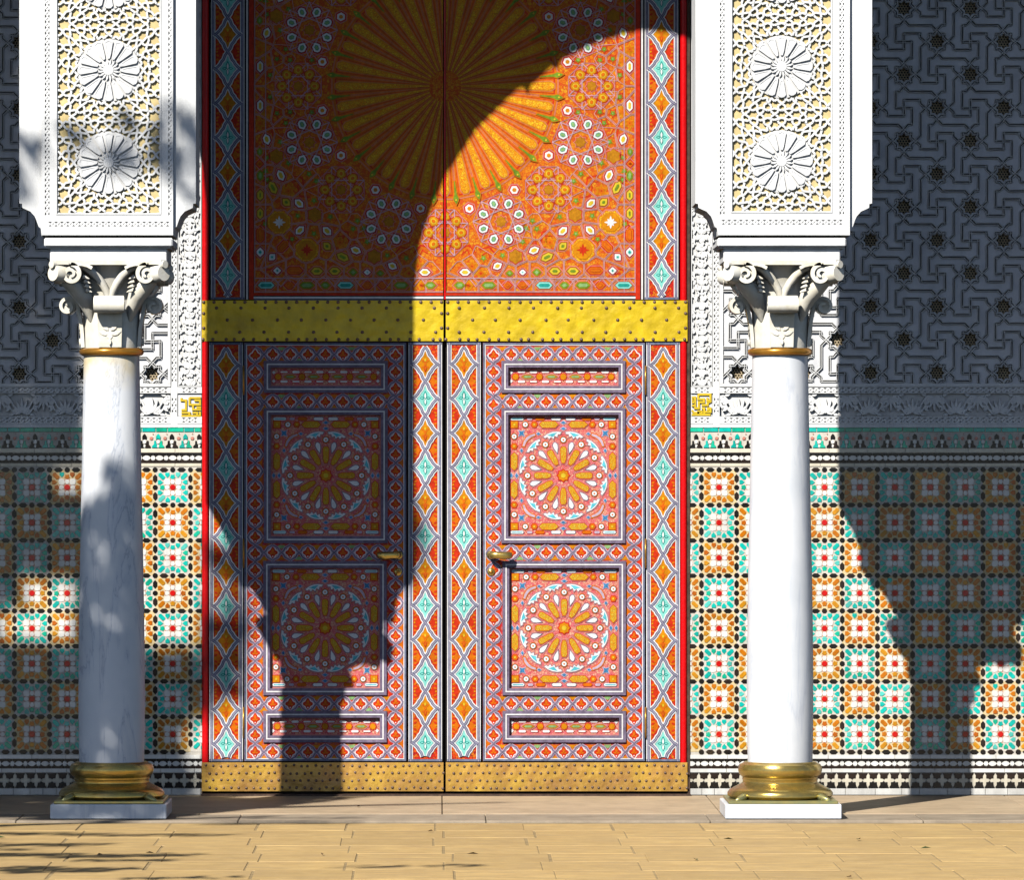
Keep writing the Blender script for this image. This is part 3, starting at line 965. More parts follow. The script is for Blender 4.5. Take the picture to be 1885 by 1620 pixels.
def palace_wall(side):
    rn = random.Random(40 + side)
    right = side > 0
    if right:
        label = 'white carved plaster wall over patterned mosaic tiles, right of the double door'
        XA, XB = 1270, 2080          # decorated part
        root = thing('palace_wall', label, 'wall', (W(1270, 0)[0], 0, 0), 'carved and tiled wall either side of the door')
    else:
        label = 'white carved plaster wall over patterned mosaic tiles, left of the double door'
        XA, XB = -190, 372
        root = thing('palace_wall', label, 'wall', (W(372, 0)[0], 0, 0), 'carved and tiled wall either side of the door')
    RL = WL[root.name]
    # core and plain continuation beyond the decorated part
    b = MB()
    xa, xb = W(XA, 0)[0], W(XB, 0)[0]
    zt = 6.3
    b.box((xa - RL.x, 0.042, -0.05), (xb - RL.x, 0.35, zt), 'plaster_in')
    x0, x1 = (xb, xb + 3.6) if right else (xa - 3.6, xa)
    b.box((x0 - RL.x, -0.002, -0.05), (x1 - RL.x, 0.35, zt), 'plaster')
    b.box((xa - RL.x, 0.0, W(0, -220)[1]), (xb - RL.x, 0.042, zt), 'plaster')
    obj('wall_core', b, root, RL)
    org = lambda: RL
    ox = lambda px: px - (1270 if right else 372)      # px relative to root
    O = Vector((RL.x, 0, 0))
    def P(name, b, **k): return obj(name, b, root, O, **k)
    # coordinates below are px; shift so that the object origin is (root x, z = 0)
    X0 = 1270 if right else 372
    def sh(pts): return [(x - X0, y - 1465) for x, y in pts]
    # ---- lattice field
    LX0, LX1 = (1331, XB) if right else (XA, 309)
    LY0, LY1 = -220, 706
    ax, ay = (1602.6, 686.5) if right else (35.2, 688.5)
    stars = []
    for i in range(-14, 20):
        for j in range(-16, 3):
            if (i + j) % 2 == 0:
                cx, cy = ax + i * PX, ay + j * PY
                if LX0 - 80 < cx < LX1 + 80 and LY0 - 80 < cy < LY1 + 80:
                    stars.append((cx, cy))
    holes, inside = [], []
    for cx, cy in stars:
        if LX0 + 16 < cx < LX1 - 16 and LY0 + 16 < cy < LY1 - 15:
            holes.append(sh(xf(HOLE, cx, cy))); inside.append((cx, cy))
    b = MB(); b.plate(sh(rects(LX0, LY0, LX1, LY1)), holes, 0, 'field', 0.036)
    field = P('lattice_field', b)
    for cx, cy in inside:
        obj('star_grille', None, field, O + Vector(((cx - X0) / S, 0.024, (1465 - cy) / S)), me=GRILLE)
    b = MB()
    R = (LX0 + 1, LY0 + 1, LX1 - 1, LY1 - 1)
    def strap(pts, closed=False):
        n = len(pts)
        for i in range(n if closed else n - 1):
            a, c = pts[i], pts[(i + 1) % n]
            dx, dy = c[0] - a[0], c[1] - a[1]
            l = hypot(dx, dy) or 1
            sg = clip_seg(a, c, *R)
            if sg: b.ribbon(sh(sg), 2.0, 0.0024 + rn.uniform(-.0008, .0008), 'groove_shade')  # painted shade line between the paired ribs
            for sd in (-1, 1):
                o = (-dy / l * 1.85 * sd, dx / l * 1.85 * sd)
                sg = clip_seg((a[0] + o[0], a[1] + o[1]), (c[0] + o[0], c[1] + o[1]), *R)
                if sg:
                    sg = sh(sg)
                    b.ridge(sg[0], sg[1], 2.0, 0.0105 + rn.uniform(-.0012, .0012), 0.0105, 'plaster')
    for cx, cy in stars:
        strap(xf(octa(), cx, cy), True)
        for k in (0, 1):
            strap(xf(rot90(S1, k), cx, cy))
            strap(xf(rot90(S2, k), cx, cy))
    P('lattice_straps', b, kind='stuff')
    # ---- frame of the lattice, dotted bands, frieze, arabesque, gilded plaque
    if right:
        vb = (1312.5, 1324.5); ab = (1272.5, 1311.5); fx = (1326, 1330.5); hx = (1324.8, XB)
        plq = (1272, 1308); lip = (1324.8, 1331)
    else:
        vb = (314.5, 326.5); ab = (327.5, 370.5); fx = (309.5, 314); hx = (XA, 314.2)
        plq = (332, 371); lip = (309, 314.2)
    b = MB()
    b.rect(*sh([(lip[0], LY0)])[0], *sh([(lip[1], LY1)])[0], 0.009, 'plaster', 0.045)
    b.rect(*sh([(hx[0], 706)])[0], *sh([(hx[1], 711.5)])[0], 0.008, 'plaster', 0.045)
    P('lattice_moulding', b)
    HB = (-0.0, 0.036)
    b = MB()
    b.plate(sh(rects(vb[0], LY0, vb[1], 786.5)), [sh(h) for h in dots_v(vb[0], vb[1], LY0 + 5, 708) + dots_v(vb[0], vb[1], 726, 766)], 0.003, 'plaster', 0.012)
    b.rect(*sh([(vb[0], LY0)])[0], *sh([(vb[1], 786.5)])[0], -0.008, 'plaster_in')
    P('dotted_band', b)
    for y0, y1 in ((712, 724), (766.5, 780)):
        for xx in ((hx, (ab[0] - 0.7, vb[0] - .2)) if right else (hx, (vb[1] + .2, ab[1] + 1))):
            b = MB()
            b.plate(sh(rects(xx[0], y0, xx[1], y1)), [sh(h) for h in dots_h(xx[0], xx[1], y0, y1)], 0.004, 'plaster', 0.014)
            b.rect(*sh([(xx[0], y0)])[0], *sh([(xx[1], y1)])[0], -0.009, 'plaster_in')
            P('dotted_band', b)
    b = MB()
    for xx in ((hx, (ab[0] - 0.7, vb[0] - .2)) if right else (hx, (vb[1] + .2, ab[1] + 1))):
        b.rect(*sh([(xx[0], 780.3)])[0], *sh([(xx[1], 786.8)])[0], 0.002, 'plaster', 0.03)
    P('plaster_fillet', b)
    f = frieze(*sh([(hx[0], 724.6)])[0], *sh([(hx[1], 766)])[0], 3 + side, (1640 - X0) if right else (80 - X0))
    P('palmette_frieze', f, kind='stuff')
    f = arabesque(*sh([(ab[0], LY0)])[0], *sh([(ab[1], 711)])[0], 9 + side)
    P('scroll_band', f, kind='stuff')
    # gilded square-kufic plaque
    b = MB()
    a0, a1 = (ab[0] - .5, ab[1] + .5)
    b.rect(*sh([(a0, 724.6)])[0], *sh([(a1, 766)])[0], -0.004, 'plaster', 0.02)
    pl = P('inscription_plaque', b)
    g = MB()
    if right:
        Z = lambda pts: sh([(1260 + x / 9.53, 690 + y / 9.53) for x, y in pts])
        strokes = [[(235, 345), (455, 345), (455, 470), (405, 490), (405, 530), (300, 530)], [(240, 345), (240, 425), (340, 425), (340, 478), (250, 478), (250, 585), (185, 585), (185, 395), (128, 395)],
                   [(128, 440), (160, 440)], [(185, 540), (128, 540)], [(400, 400), (400, 455), (450, 455)], [(125, 700), (455, 700)], [(300, 585), (345, 585), (345, 695)], [(345, 650), (455, 650), (455, 585), (410, 585), (410, 640)],
                   [(130, 620), (165, 665), (300, 665), (300, 640), (240, 640), (240, 690)], [(128, 480), (160, 480), (160, 500)]]
    else:
        Z = lambda pts: sh([(x / 3.857, 400 + y / 3.857) for x, y in pts])
        strokes = [[(1288, 1282), (1288, 1300), (1320, 1300), (1320, 1368), (1288, 1368)], [(1345, 1282), (1425, 1282)], [(1345, 1282), (1345, 1330), (1420, 1330), (1420, 1300), (1380, 1300)],
                   [(1370, 1330), (1370, 1365), (1428, 1365)], [(1288, 1410), (1428, 1410)], [(1288, 1388), (1345, 1388), (1345, 1410)], [(1365, 1388), (1400, 1388), (1400, 1410)], [(1420, 1380), (1420, 1410)], [(1395, 1350), (1428, 1350)]]
    for i, stq in enumerate(strokes):
        g.ribbon(Z(stq), 3.7, 0.003 + .0004 * i, 'gold', 0.008)
    obj('gilded_letters', g, pl, O, label='gilded angular lettering in raised strokes')
    # ---- zellige dado
    g = MB()
    g.rect(*sh([(XA, 787)])[0], *sh([(XB, 1464)])[0], -0.0035, 'grout', 0.03)
    dado = P('tile_bed', g)
    x = XA + 1
    while x < XB - 8:
        w = rn.uniform(15, 34)
        w = min(w, XB - 1 - x)
        b = MB(); b.rect(0, -3.6, w - 1.4, 3.6, 0, rn.choice(('trq', 'trq2')), 0.004, bev=0.3)
        obj('turquoise_bar', b, root, O + Vector(((x - X0) / S, 0, (1465 - 791.3) / S)))
        x += w
    def cut(me_, cx, cy, name):
        b = MB()
        for pl_ in me_.polygons:
            if pl_.normal.y > -.9: continue
            vs_ = [me_.vertices[v].co for v in pl_.vertices]
            pts = clip_rect([(v.x * S + cx, -v.z * S) for v in vs_], XA + .4, -999, XB - .4, 999)
            if len(pts) > 2:
                b.poly([(x - cx, y) for x, y in pts], -vs_[0].y, [k for k in M if M[k] == me_.materials[pl_.material_index]][0], 0.003)
        if b.f: obj(name, b, root, O + Vector(((cx - X0) / S, -.0004, (1465 - cy) / S)))
    # merlons
    base = 1281.5 if right else 366.5
    k = 0
    for i in range(-40, 40):
        cx = base + i * 25.15 * (1 if right else -1)
        if XA + 12 < cx < XB - 12:
            kind = 'blk' if i % 2 == 0 else 'trq'
            obj('merlon_tile', None, root, O + Vector(((cx - X0) / S, -0.0006, (1465 - 813.4) / S)), me=MERL[kind], rot=(0, rn.uniform(-.02, .02), 0))
        elif XA - 9 < cx < XB + 9: cut(MERL['blk' if i % 2 == 0 else 'trq'], cx, 813.4, 'merlon_tile')
        cx += 12.6
        if XA + 4 < cx < XB - 4:
            obj('pink_star', None, root, O + Vector(((cx - X0) / S, -0.0006, (1465 - 807) / S)), me=PSTAR, rot=(0, rn.uniform(0, .4), 0))
    # white strips made of lengths
    for y0, y1, kk in ((826.2, 833.2, 'cream'), (853.2, 858.6, 'cream'), (1390.3, 1397.6, 'white'), (1415.2, 1422.6, 'white')):
        x = XA + .5
        while x < XB - 2:
            w = min(rn.uniform(55, 70), XB - .5 - x)
            b = MB(); b.rect(0, 0, w - .9, y1 - y0, rn.uniform(-.0004, .0004), kk, 0.004, bev=0.25)
            obj('white_strip', b, root, O + Vector(((x - X0) / S, 0, (1465 - y0) / S)))
            x += w
    for yc, ph in ((843.2, 1304.7 if right else 342.0), (1406.4, 1297.0 if right else 348.0)):
        n0 = int((XA + 13 - ph) / 24.1)
        cx = ph + n0 * 24.1
        cx -= 48.2
        while cx < XB + 11:
            if not (XA + 12 < cx < XB - 17):
                if cx > XA - 16: cut(BORD, cx, yc, 'border_tile')
            else:
                obj('border_tile', None, root, O + Vector(((cx - X0) / S, -0.0004, (1465 - yc) / S)), me=BORD, rot=(0, rn.uniform(-.008, .008), 0))
            cx += 24.1
    cx = (1286 if right else 359)
    n0 = int((XA + 12 - cx) / 19.5)
    cx += n0 * 19.5
    cx -= 39
    while cx < XB + 9:
        if not (XA + 10 < cx < XB - 19):
            if cx > XA - 18: cut(CROSS, cx, 1437.4, 'cross_tile')
        else:
            obj('cross_tile', None, root, O + Vector(((cx - X0) / S, -0.0004, (1465 - 1437.4) / S)), me=CROSS)
        cx += 19.5
    x = XA + .5
    while x < XB - 4:
        w = min(rn.uniform(22, 56), XB - .5 - x)
        b = MB(); b.rect(0, 0, w - 1.0, 11.6, rn.uniform(-.0008, .001), 'white', 0.006, bev=0.5)
        obj('base_tile', b, root, O + Vector(((x - X0) / S, 0, (1465 - 1452.4) / S)))
        x += w
    # the big tiles
    a0 = 1323.5 if right else 318.0
    for i in range(-12, 14):
        cx = a0 + i * 64.8
        if cx + 32.4 < XA + 2 or cx - 32.4 > XB - 2: continue
        for j in range(8):
            cy = 897.3 + j * 65.0
            kind = 'org' if ((i + j) % 2 == 0) == right else 'trq'
            l, r = cx - 32.4, cx + 32.4
            wl = O + Vector(((cx - X0) / S, 0, (1465 - cy) / S))
            rot = (rn.uniform(-.007, .007), rn.uniform(-.008, .008), rn.uniform(-.007, .007))
            if l > XA and r < XB:
                t = obj('tile', None, root, wl, me=rn.choice(TILES[kind]), rot=rot)
                obj('flower', None, t, wl, me=rn.choice(FLOW))
            else:                        # cut tiles at the ends
                src = rn.choice(TILES[kind]); b = MB()
                for me in (src, rn.choice(FLOW)):
                    for pl_ in me.polygons:
                        vs = [me.vertices[v].co for v in pl_.vertices]
                        if abs(pl_.normal.y) < .9: continue
                        pts = clip_rect([(v.x * S + cx, -v.z * S) for v in vs], XA + .3, -999, XB - .3, 999)
                        if len(pts) > 2:
                            b.poly([(x - cx, y) for x, y in pts], -vs[0].y, [k for k in M if M[k] == me.materials[pl_.material_index]][0], 0.003)
                if b.f: obj('cut_tile', b, root, wl)
    n = int((XB - XA) / 64.8)
    for i in range(-14, 14):
        x = a0 - 32.4 + i * 64.8
        if XA + 5 < x and x + 64.8 < XB:
            pass
    i0 = math.ceil((XA + 5 - (a0 - 32.4)) / 64.8)
    xs = a0 - 32.4 + i0 * 64.8
    nn = int((XB - 5 - xs) / 64.8)
    b = grid_strip(nn)
    # the ends next to the door are cut short
    P2 = obj('grid_row', b, root, O + Vector(((xs - X0) / S, -.0003, (1465 - (897.3 + 7.5 * 65)) / S)))
    b = MB()
    if right:
        b.poly(hexa(xs - 16.2, 1384.8, 16.6, 8.2, 0, 4.6), 0.0004, 'blk', 0.004)
    return root
wallR = palace_wall(1)
wallL = palace_wall(-1)
b = MB()
b.box((W(371.5, 0)[0], 0.012, W(0, -262)[1]), (W(1270.5, 0)[0], 0.35, 6.3), 'plaster')
t = thing('wall_above_door', 'plain white wall directly above the double door', 'wall', (0, 0, 4.3))
o = obj('lintel_wall', b, t, (0, 0, 0))

# ================================================================== DOOR
DT, DB = -255, 1457          # top and bottom of the leaves
# casing: red round beads and a brown outer frame
root = thing('door_casing', 'scarlet round-edged casing framing the tall painted double door', 'door frame', (W(818, 0)[0], 0, 0))
O = WL[root.name]
for jx0, jx1, jy in ((1265, 1270, -0.004), (370.8, 372.4, 0.0)):
    b = MB()
    b.box((W(jx0, 0)[0] - O.x, jy, 0.0), (W(jx1, 0)[0] - O.x, 0.3, W(0, DT)[1]), 'brown')
    obj('jamb', b, root, O)
for xc in (378.2, 1258.4):
    b = MB()
    r = 6.2 / S
    prof = [(r * sin(t * pi / 10 - pi / 2), -r * cos(t * pi / 10 - pi / 2) * 0.9) for t in range(11)]
    z0, z1 = W(0, 1404)[1], W(0, DT)[1]
    vs = [(x, y, z0) for x, y in prof] + [(x, y, z1) for x, y in prof]
    n = len(prof)
    b.raw(vs, [(i, i + 1, n + i + 1, n + i) for i in range(n - 1)], 'red', True)
    b.box((-r, -0.001, z0), (r, 0.05, z1), 'red')
    obj('red_bead', b, root, (W(xc, 0)[0], 0.003, 0))
b = MB(); b.box((W(371, 0)[0] - O.x, -0.055, 0.0), (W(1271, 0)[0] - O.x, 0.35, 0.008), 'brown')
obj('threshold', b, root, O)
b = MB(); b.box((W(371, 0)[0] - O.x, 0.045, 0.0), (W(1271, 0)[0] - O.x, 0.33, W(0, DT)[1]), 'dark')
obj('door_backing', b, root, O)

DIA = [(0, -24.5), (3, -20), (4.6, -14), (8, -10), (9.2, -6.8), (14.8, 0), (9.2, 6.8), (8, 10), (4.6, 14), (3, 20), (0, 24.5),
       (-3, 20), (-4.6, 14), (-8, 10), (-9.2, 6.8), (-14.8, 0), (-9.2, -6.8), (-8, -10), (-4.6, -14), (-3, -20)]
def diamond_mesh(kind):
    b = MB()
    b.poly(grow(DIA, 1.3), 0.0, 'd_black', 0.004)
    if kind == 't':
        b.poly(DIA, 0.0008, 'd_turq')
        for sx in (-1, 1):
            b.poly(xf(leafp(0, 0, 9, 5.4, 0 if sx > 0 else pi), sx * 1.2, -1), 0.0016, 'd_teal')
            b.poly(xf(leafp(0, 0, 5, 2.6, 0 if sx > 0 else pi), sx * 3.4, -1), 0.0024, 'd_turq')
        b.poly(leafp(0, 2, 17, 7.2, -pi / 2), 0.0020, 'd_teal')
        b.poly(leafp(0, 0, 11, 3.6, -pi / 2), 0.0028, 'd_white')
        b.poly(leafp(0, 0, 13, 6.4, pi / 2), 0.0022, 'd_teal')
        b.poly(leafp(0, 1, 10, 3.4, pi / 2), 0.0030, 'd_white')
        b.poly(grow(xf(DIA, 0, 0, 0, .22), 0), 0.0012, 'd_white')
    else:
        b.poly(DIA, 0.0008, 'd_amber')
        for sx in (-1, 1):
            for q in (-5, 4):
                b.poly(xf(leafp(0, 0, 8, 4.4, (-.3 if q < 0 else .3) if sx > 0 else pi - (-.3 if q < 0 else .3)), 0, q), 0.0015, 'd_orange')
        b.poly(leafp(0, 4, 15, 6.4, -pi / 2), 0.0020, 'd_orange')
        b.poly(ngon(8, 1.9, 0, -8, 0, 3.0), 0.0028, 'd_yellow')
        b.poly(leafp(0, 2, 13, 5.6, pi / 2), 0.0022, 'd_scar')
        b.poly(leafp(0, 3, 9, 3, pi / 2), 0.0029, 'd_orange')
    return b.mesh('diamond')
DIAM = {k: diamond_mesh(k) for k in 'to'}
def corner_mesh(mx, kk):
    """little red and orange triangle with drawn leaves between two diamonds"""
    b = MB()
    p = [(-13, -25), (-13, 25), (-11, 20), (-7, 12), (-4, 8), (0.5, 0), (-4, -8), (-7, -12), (-11, -20)]
    k1, k2 = ('d_scar', 'd_orange') if kk else ('d_orange', 'd_scar')
    b.poly([(x * mx, y) for x, y in p], 0, k1, 0.002)
    for q in (-12, -4, 5, 13):
        b.poly(xf(leafp(0, 0, 7.5, 4, .5 if q > 0 else -.5), -12.4, q, 0, 1, 1) if mx > 0 else [(-x, y) for x, y in xf(leafp(0, 0, 7.5, 4, .5 if q > 0 else -.5), -12.4, q)], 0.0009, k2)
    b.poly([(x * mx, y) for x, y in ngon(6, 2.0, -10.4, 0)], 0.0016, 'd_amber')
    return b.mesh('spandrel')
SPAN = {(mx, kk): corner_mesh(mx, kk) for mx in (-1, 1) for kk in (0, 1)}

def interlace(root, xc, y0, y1, ya, first, H=0.004, hw=30.5, name='interlace_border'):
    """vertical border: two straps weaving round coloured diamonds; ya = centre of one diamond of kind first"""
    b = MB()
    O = at(xc, (y0 + y1) / 2)
    b.rect(-hw, y0 - (y0 + y1) / 2, hw, (y1 - y0) / 2, H, 'd_red', 0.024)
    ym = (y0 + y1) / 2
    dy = 63.45
    k0 = math.ceil((y0 + 22 - ya) / dy)
    # side straps
    for sx in (-1, 1):
        b.rect(sx * 26.8 - 4.0, y0 - ym, sx * 26.8 + 4.0, y1 - ym, H + .003, 'd_white', 0.003)
        b.rect(sx * 26.8 - 2.3, y0 - ym, sx * 26.8 + 2.3, y1 - ym, H + .0042, 'd_navy')
        b.rect(sx * 26.8 - .35, y0 - ym, sx * 26.8 + .35, y1 - ym, H + .0048, 'd_lilac')
    for yy in (y0 + 2, y1 - 2):
        b.rect(-hw, yy - ym - 2, hw, yy - ym + 2, H + .0032, 'd_navy', 0.003)
    ds = []
    k = k0 - 1
    half = [(0, 31.7), (4.8, 25), (7.6, 17.2), (11.6, 13.0), (13.2, 9.2), (18.5, 3.4), (25.5, -1.6)]
    while ya + k * dy < y1 + 40:
        c = ya + k * dy - ym
        for sx in (-1, 1):
            for sy in (-1, 1):
                over = 0.0009 if sx * sy > 0 else 0.0
                pts = [(sx * x, c - sy * y) for x, y in half]
                R = (-hw, y0 + 4 - ym, hw, y1 - 4 - ym)
                q = [p for p in pts if R[1] <= p[1] <= R[3]]
                if len(q) > 1:
                    b.ribbon(q, 8.8, H + .0035 + over, 'd_white', 0.003)
                    b.ribbon(q, 5.0, H + .0046 + over, 'd_navy')
                    b.ribbon(q, .8, H + .0052 + over, 'd_lilac')
        ds.append((k, c))
        k += 1
    st = obj(name, b, root, O)
    for k, c in ds:
        cy = c + ym
        if y0 + 24 < cy < y1 - 24:
            kind = first if k % 2 == 0 else ('t' if first == 'o' else 'o')
            obj('diamond', None, st, O + Vector((0, -(H + .0012), -c / S)), me=DIAM[kind])
        for sx in (-1, 1):
            cc = c + dy / 2
            if y0 + 22 < cc + ym < y1 - 22:
                obj('spandrel', None, st, O + Vector((sx * 9.4 / S * -1 * -1, -(H + .0008), -cc / S)), me=SPAN[(-sx, k % 2)])
    return st

def rivets(pts, r, h, k='rivet'):
    b = MB()
    for x, y in pts:
        b.dome(x, y, r, h, k)
    return b

def brass_band(root, x0, y0, x1, y1, kind):
    xm, ym = (x0 + x1) / 2, (y0 + y1) / 2
    O = at(xm, ym)
    b = MB()
    # sheet with a gently hammered surface
    rn = random.Random(int(x0))
    nx, ny = int((x1 - x0) / 5.5), max(6, int((y1 - y0) / 5.5))
    vs, fs = [], []
    for j in range(ny + 1):
        for i in range(nx + 1):
            e = 0 if i in (0, nx) or j in (0, ny) else 1
            px, py = x0 + (x1 - x0) * i / nx - xm, y0 + (y1 - y0) * j / ny - ym
            dz = (0.0018 * sin(px * .16 + 1.3 * sin(py * .19)) * sin(py * .21 + px * .05) + rn.uniform(-.0009, .0009)) * e
            vs.append((px / S, -0.0135 - dz, -py / S))
    for j in range(ny):
        for i in range(nx):
            a = j * (nx + 1) + i
            fs.append((a + nx + 1, a + nx + 2, a + 1, a))
    k = 'brass' if kind == 'mid' else 'brass2'
    b.raw(vs, fs, k, True)
    b.rect(x0 - xm, y0 - ym, x1 - xm, y1 - ym, 0.0118, k, 0.03)
    band = obj('brass_band', b, root, O)
    pts = []
    if kind == 'mid':
        n = int((x1 - x0) / 19)
        for i in range(n + 1):
            x = x0 + 3.5 + (x1 - x0 - 7) * i / n
            pts += [(x, y0 + 3.2), (x + rn.uniform(-4, 4), y1 - 3.2)]
        for x in (x0 + 3.5, x1 - 3.5):
            pts += [(x, y0 + 24), (x, y0 + 51)]
        n = int((x1 - x0 - 20) / 44.8)
        for i in range(n + 1):
            x = x0 + 26 + 44.8 * i
            if x < x1 - 8:
                pts += [(x + rn.uniform(-1.5, 1.5), y0 + 14), (x + rn.uniform(-1.5, 1.5), y0 + 58.5)]
            x += 22
            if x < x1 - 8: pts.append((x + rn.uniform(-2, 2), y0 + 36))
        r = 3.3
    else:
        x = x0 + 8
        while x < x1 - 5:
            for q in range(4):
                pts.append((x + (6.5 if q % 2 else 0) + rn.uniform(-1.6, 1.6), y0 + 6 + q * (y1 - y0 - 12) / 3 + rn.uniform(-1.4, 1.4)))
            x += 13.4
        r = 2.7
    obj('rivet_rows', rivets([(x - xm, y - ym) for x, y in pts], r, 0.0140), band, O, kind='stuff')
    return band

def inlay(parent, name, pts, layers, px0, py0, h, clip, label=None):
    """painted raised piece: layers of (offset px, material); clipped to the leaf; its own object"""
    cx = sum(p[0] for p in pts) / len(pts); cy = sum(p[1] for p in pts) / len(pts)
    b = MB()
    for i, (d, k) in enumerate(layers):
        q = clip_rect(grow(pts, d) if d else pts, *clip)
        if not q: continue
        b.poly([(x - cx, y - cy) for x, y in q], h + .0009 * i, k, 0.002 if i == 0 else 0.0)
    if b.f:
        return obj(name, b, parent, at(px0 + cx, py0 + cy), label=label)

def almond(cx, cy, l, w, a):
    """six-sided seed, blunt end outwards along angle a"""
    q = [(-l * .5, 0), (-l * .18, -w * .5), (l * .3, -w * .46), (l * .5, -w * .14), (l * .5, w * .14), (l * .3, w * .46), (-l * .18, w * .5)]
    return xf(q, cx, cy, a)

def upper_panel(root, side, x0, x1, y0, y1):
    """orange star-and-ray panel; the ray centre is on the joint of the leaves"""
    PC = (819.0, 158.0)
    O = at((x0 + x1) / 2, (y0 + y1) / 2)
    xm, ym = (x0 + x1) / 2, (y0 + y1) / 2
    b = MB()
    b.rect(x0 - xm, y0 - ym, x1 - xm, y1 - ym, 0.002, 'd_org', 0.02)
    pan = obj('star_panel', b, root, O)
    clip = (x0 + .5 - PC[0], y0 + .5 - PC[1], x1 - .5 - PC[0], y1 - .5 - PC[1])
    H = 0.0032
    def put(name, pts, layers, h=H, label=None):
        return inlay(pan, name, pts, layers, PC[0], PC[1], h, clip, label)
    PK = (2.3, 'd_pinkline'); DK = (0.9, 'd_scar'); BK = (0.8, 'd_black')
    # rays
    for k in range(32):
        a = k * pi / 16
        lay = []
        for i, (fr, k_) in enumerate(((.97, 'd_salmline'), (.88, 'd_orange'), (.70, 'd_scar'), (.62, 'd_orange'), (.50, 'd_salmline'), (.44, 'd_amber'), (.34, 'd_yel'))):
            r0, r1 = 30, 210 - 1.6 * i
            w0, w1 = 2 * r0 * math.tan(pi / 32) * fr, 2 * r1 * math.tan(pi / 32) * fr
            if i < 4: q = [(r0, -w0 / 2), (r1 - 14 * (1 - fr), -w1 / 2), (r1 - 14 * (1 - fr), w1 / 2), (r0, w0 / 2)]
            else: q = [(r0, -w0 / 2), (r1 - 8, -w1 / 2), (r1, -w1 * .25), (r1, w1 * .25), (r1 - 8, w1 / 2), (r0, w0 / 2)]
            lay.append((xf(q, 0, 0, a), k_))
        cx_, cy_ = 125 * cos(a), 125 * sin(a)
        b2 = MB()
        for i, (q, k_) in enumerate(lay):
            q = clip_rect(q, *clip)
            if q: b2.poly([(x - cx_, y - cy_) for x, y in q], H + .0006 * i, k_, 0.002 if i == 0 else 0)
        if b2.f: obj('sun_ray', b2, pan, at(PC[0] + cx_, PC[1] + cy_))
        a2 = a + pi / 32
        q = xf([(176, -.8), (201, -2.4), (208, -5.2), (214, -3.0), (219, 0), (214, 3.0), (208, 5.2), (201, 2.4), (176, .8)], 0, 0, a2)
        put('green_tip', q, [(1.4, 'd_orange'), (0, 'd_green')], H + .0036)
        put('pale_dot', xf(ngon(6, 1.8, 211, 0), 0, 0, a2), [(0, 'd_yellow')], H + .0056)
        if k % 2:
            q = ngon(6, 8.2, 230 * cos(a), 230 * sin(a), a)
            put('white_hexagon', q, [(4, 'd_pinkline'), (2.4, 'd_scar'), (0, 'd_white'), (-3.6, 'd_amber')])
    # ring of sixteen rosettes
    for k in range(16):
        a = k * pi / 8
        cx, cy = 270 * cos(a), 270 * sin(a)
        if k % 2 == 0:
            put('rosette_heart', star(8, 10, 7.6, cx, cy), [(2.0, 'd_pinkline'), (0.9, 'd_scar'), (0, 'd_brownish')])
            for q in range(8):
                t = q * pi / 4
                p = almond(cx + 29 * cos(t), cy + 29 * sin(t), 18, 15.5, t)
                put('orange_petal', p, [(4.2, 'd_pinkline'), (2.6, 'd_scar'), (0.9, 'd_brownish'), (0, 'd_amber'), (-2.6, 'd_yellow'), (-4.4, 'd_orange')])
        else:
            put('rosette_heart', star(8, 11, 8, cx, cy), [(1.6, 'd_pinkline'), (0.6, 'd_scar'), (0, 'd_brownish')])
            for q in range(8):
                t = q * pi / 4 + pi / 8
                p = almond(cx + 34.5 * cos(t), cy + 34.5 * sin(t), 18.5, 14.6, t)
                put('white_petal', p, [(4.4, 'd_pinkline'), (2.6, 'd_scar'), (0.9, 'd_black'), (0, 'd_white'), (-3.2, 'd_teal'), (-4.2, 'd_lgreen')])
    # loose pieces of the corners (lower right quadrant, mirrored to the others)
    WO = [(3.6, 'd_pinkline'), (2.2, 'd_scar'), (.8, 'd_black'), (0, 'd_white'), (-3, 'd_yellow')]
    WL_ = [(3.6, 'd_pinkline'), (2.2, 'd_orange'), (.8, 'd_black'), (0, 'd_yellow'), (-3.6, 'd_green')]
    GR = [(3.2, 'd_pinkline'), (2, 'd_orange'), (.7, 'd_brownish'), (0, 'd_green'), (-3, 'd_lgreen')]
    TE = [(3.2, 'd_pinkline'), (2, 'd_orange'), (.7, 'd_black'), (0, 'd_turq'), (-3, 'd_teal')]
    TW = [(3.4, 'd_pinkline'), (2, 'd_scar'), (.7, 'd_black'), (0, 'd_white'), (-3, 'd_turq'), (-4.4, 'd_teal')]
    OO = [(3.2, 'd_pinkline'), (2, 'd_scar'), (0, 'd_orange'), (-2.6, 'd_scar'), (-3.4, 'd_orange')]
    MD = [(3.6, 'd_pinkline'), (2.0, 'd_orange'), (0, 'd_yel'), (-3.2, 'd_brownish'), (-3.9, 'd_amber')]
    BR = [(2.6, 'd_pinkline'), (1.4, 'd_scar'), (0, 'd_brownish')]
    SR = [(2.2, 'd_amber'), (0, 'd_orange'), (-3, 'd_scar')]
    P = []
    def add(name, px, py, shape, lay): P.append((name, px - PC[0], py - PC[1], shape, lay))
    for y in (122,): add('oval', 1159, y, ('h', 22, 11, pi / 2), WO)
    for y in (226,): add('small_star', 1159, y, ('s', 6, 9, 4.5), SR)
    add('green_wedge', 1160, 279, ('h', 15, 9, pi / 2), GR); add('orange_stud', 1160, 301, ('h', 13, 12, pi / 2), OO)
    add('green_wedge', 1159, 323, ('h', 20, 11, pi / 2), GR)
    add('oval', 1159, 359, ('h', 20, 10.5, pi / 2), WL_); add('oval', 1159, 393, ('h', 20, 10.5, pi / 2), WL_)
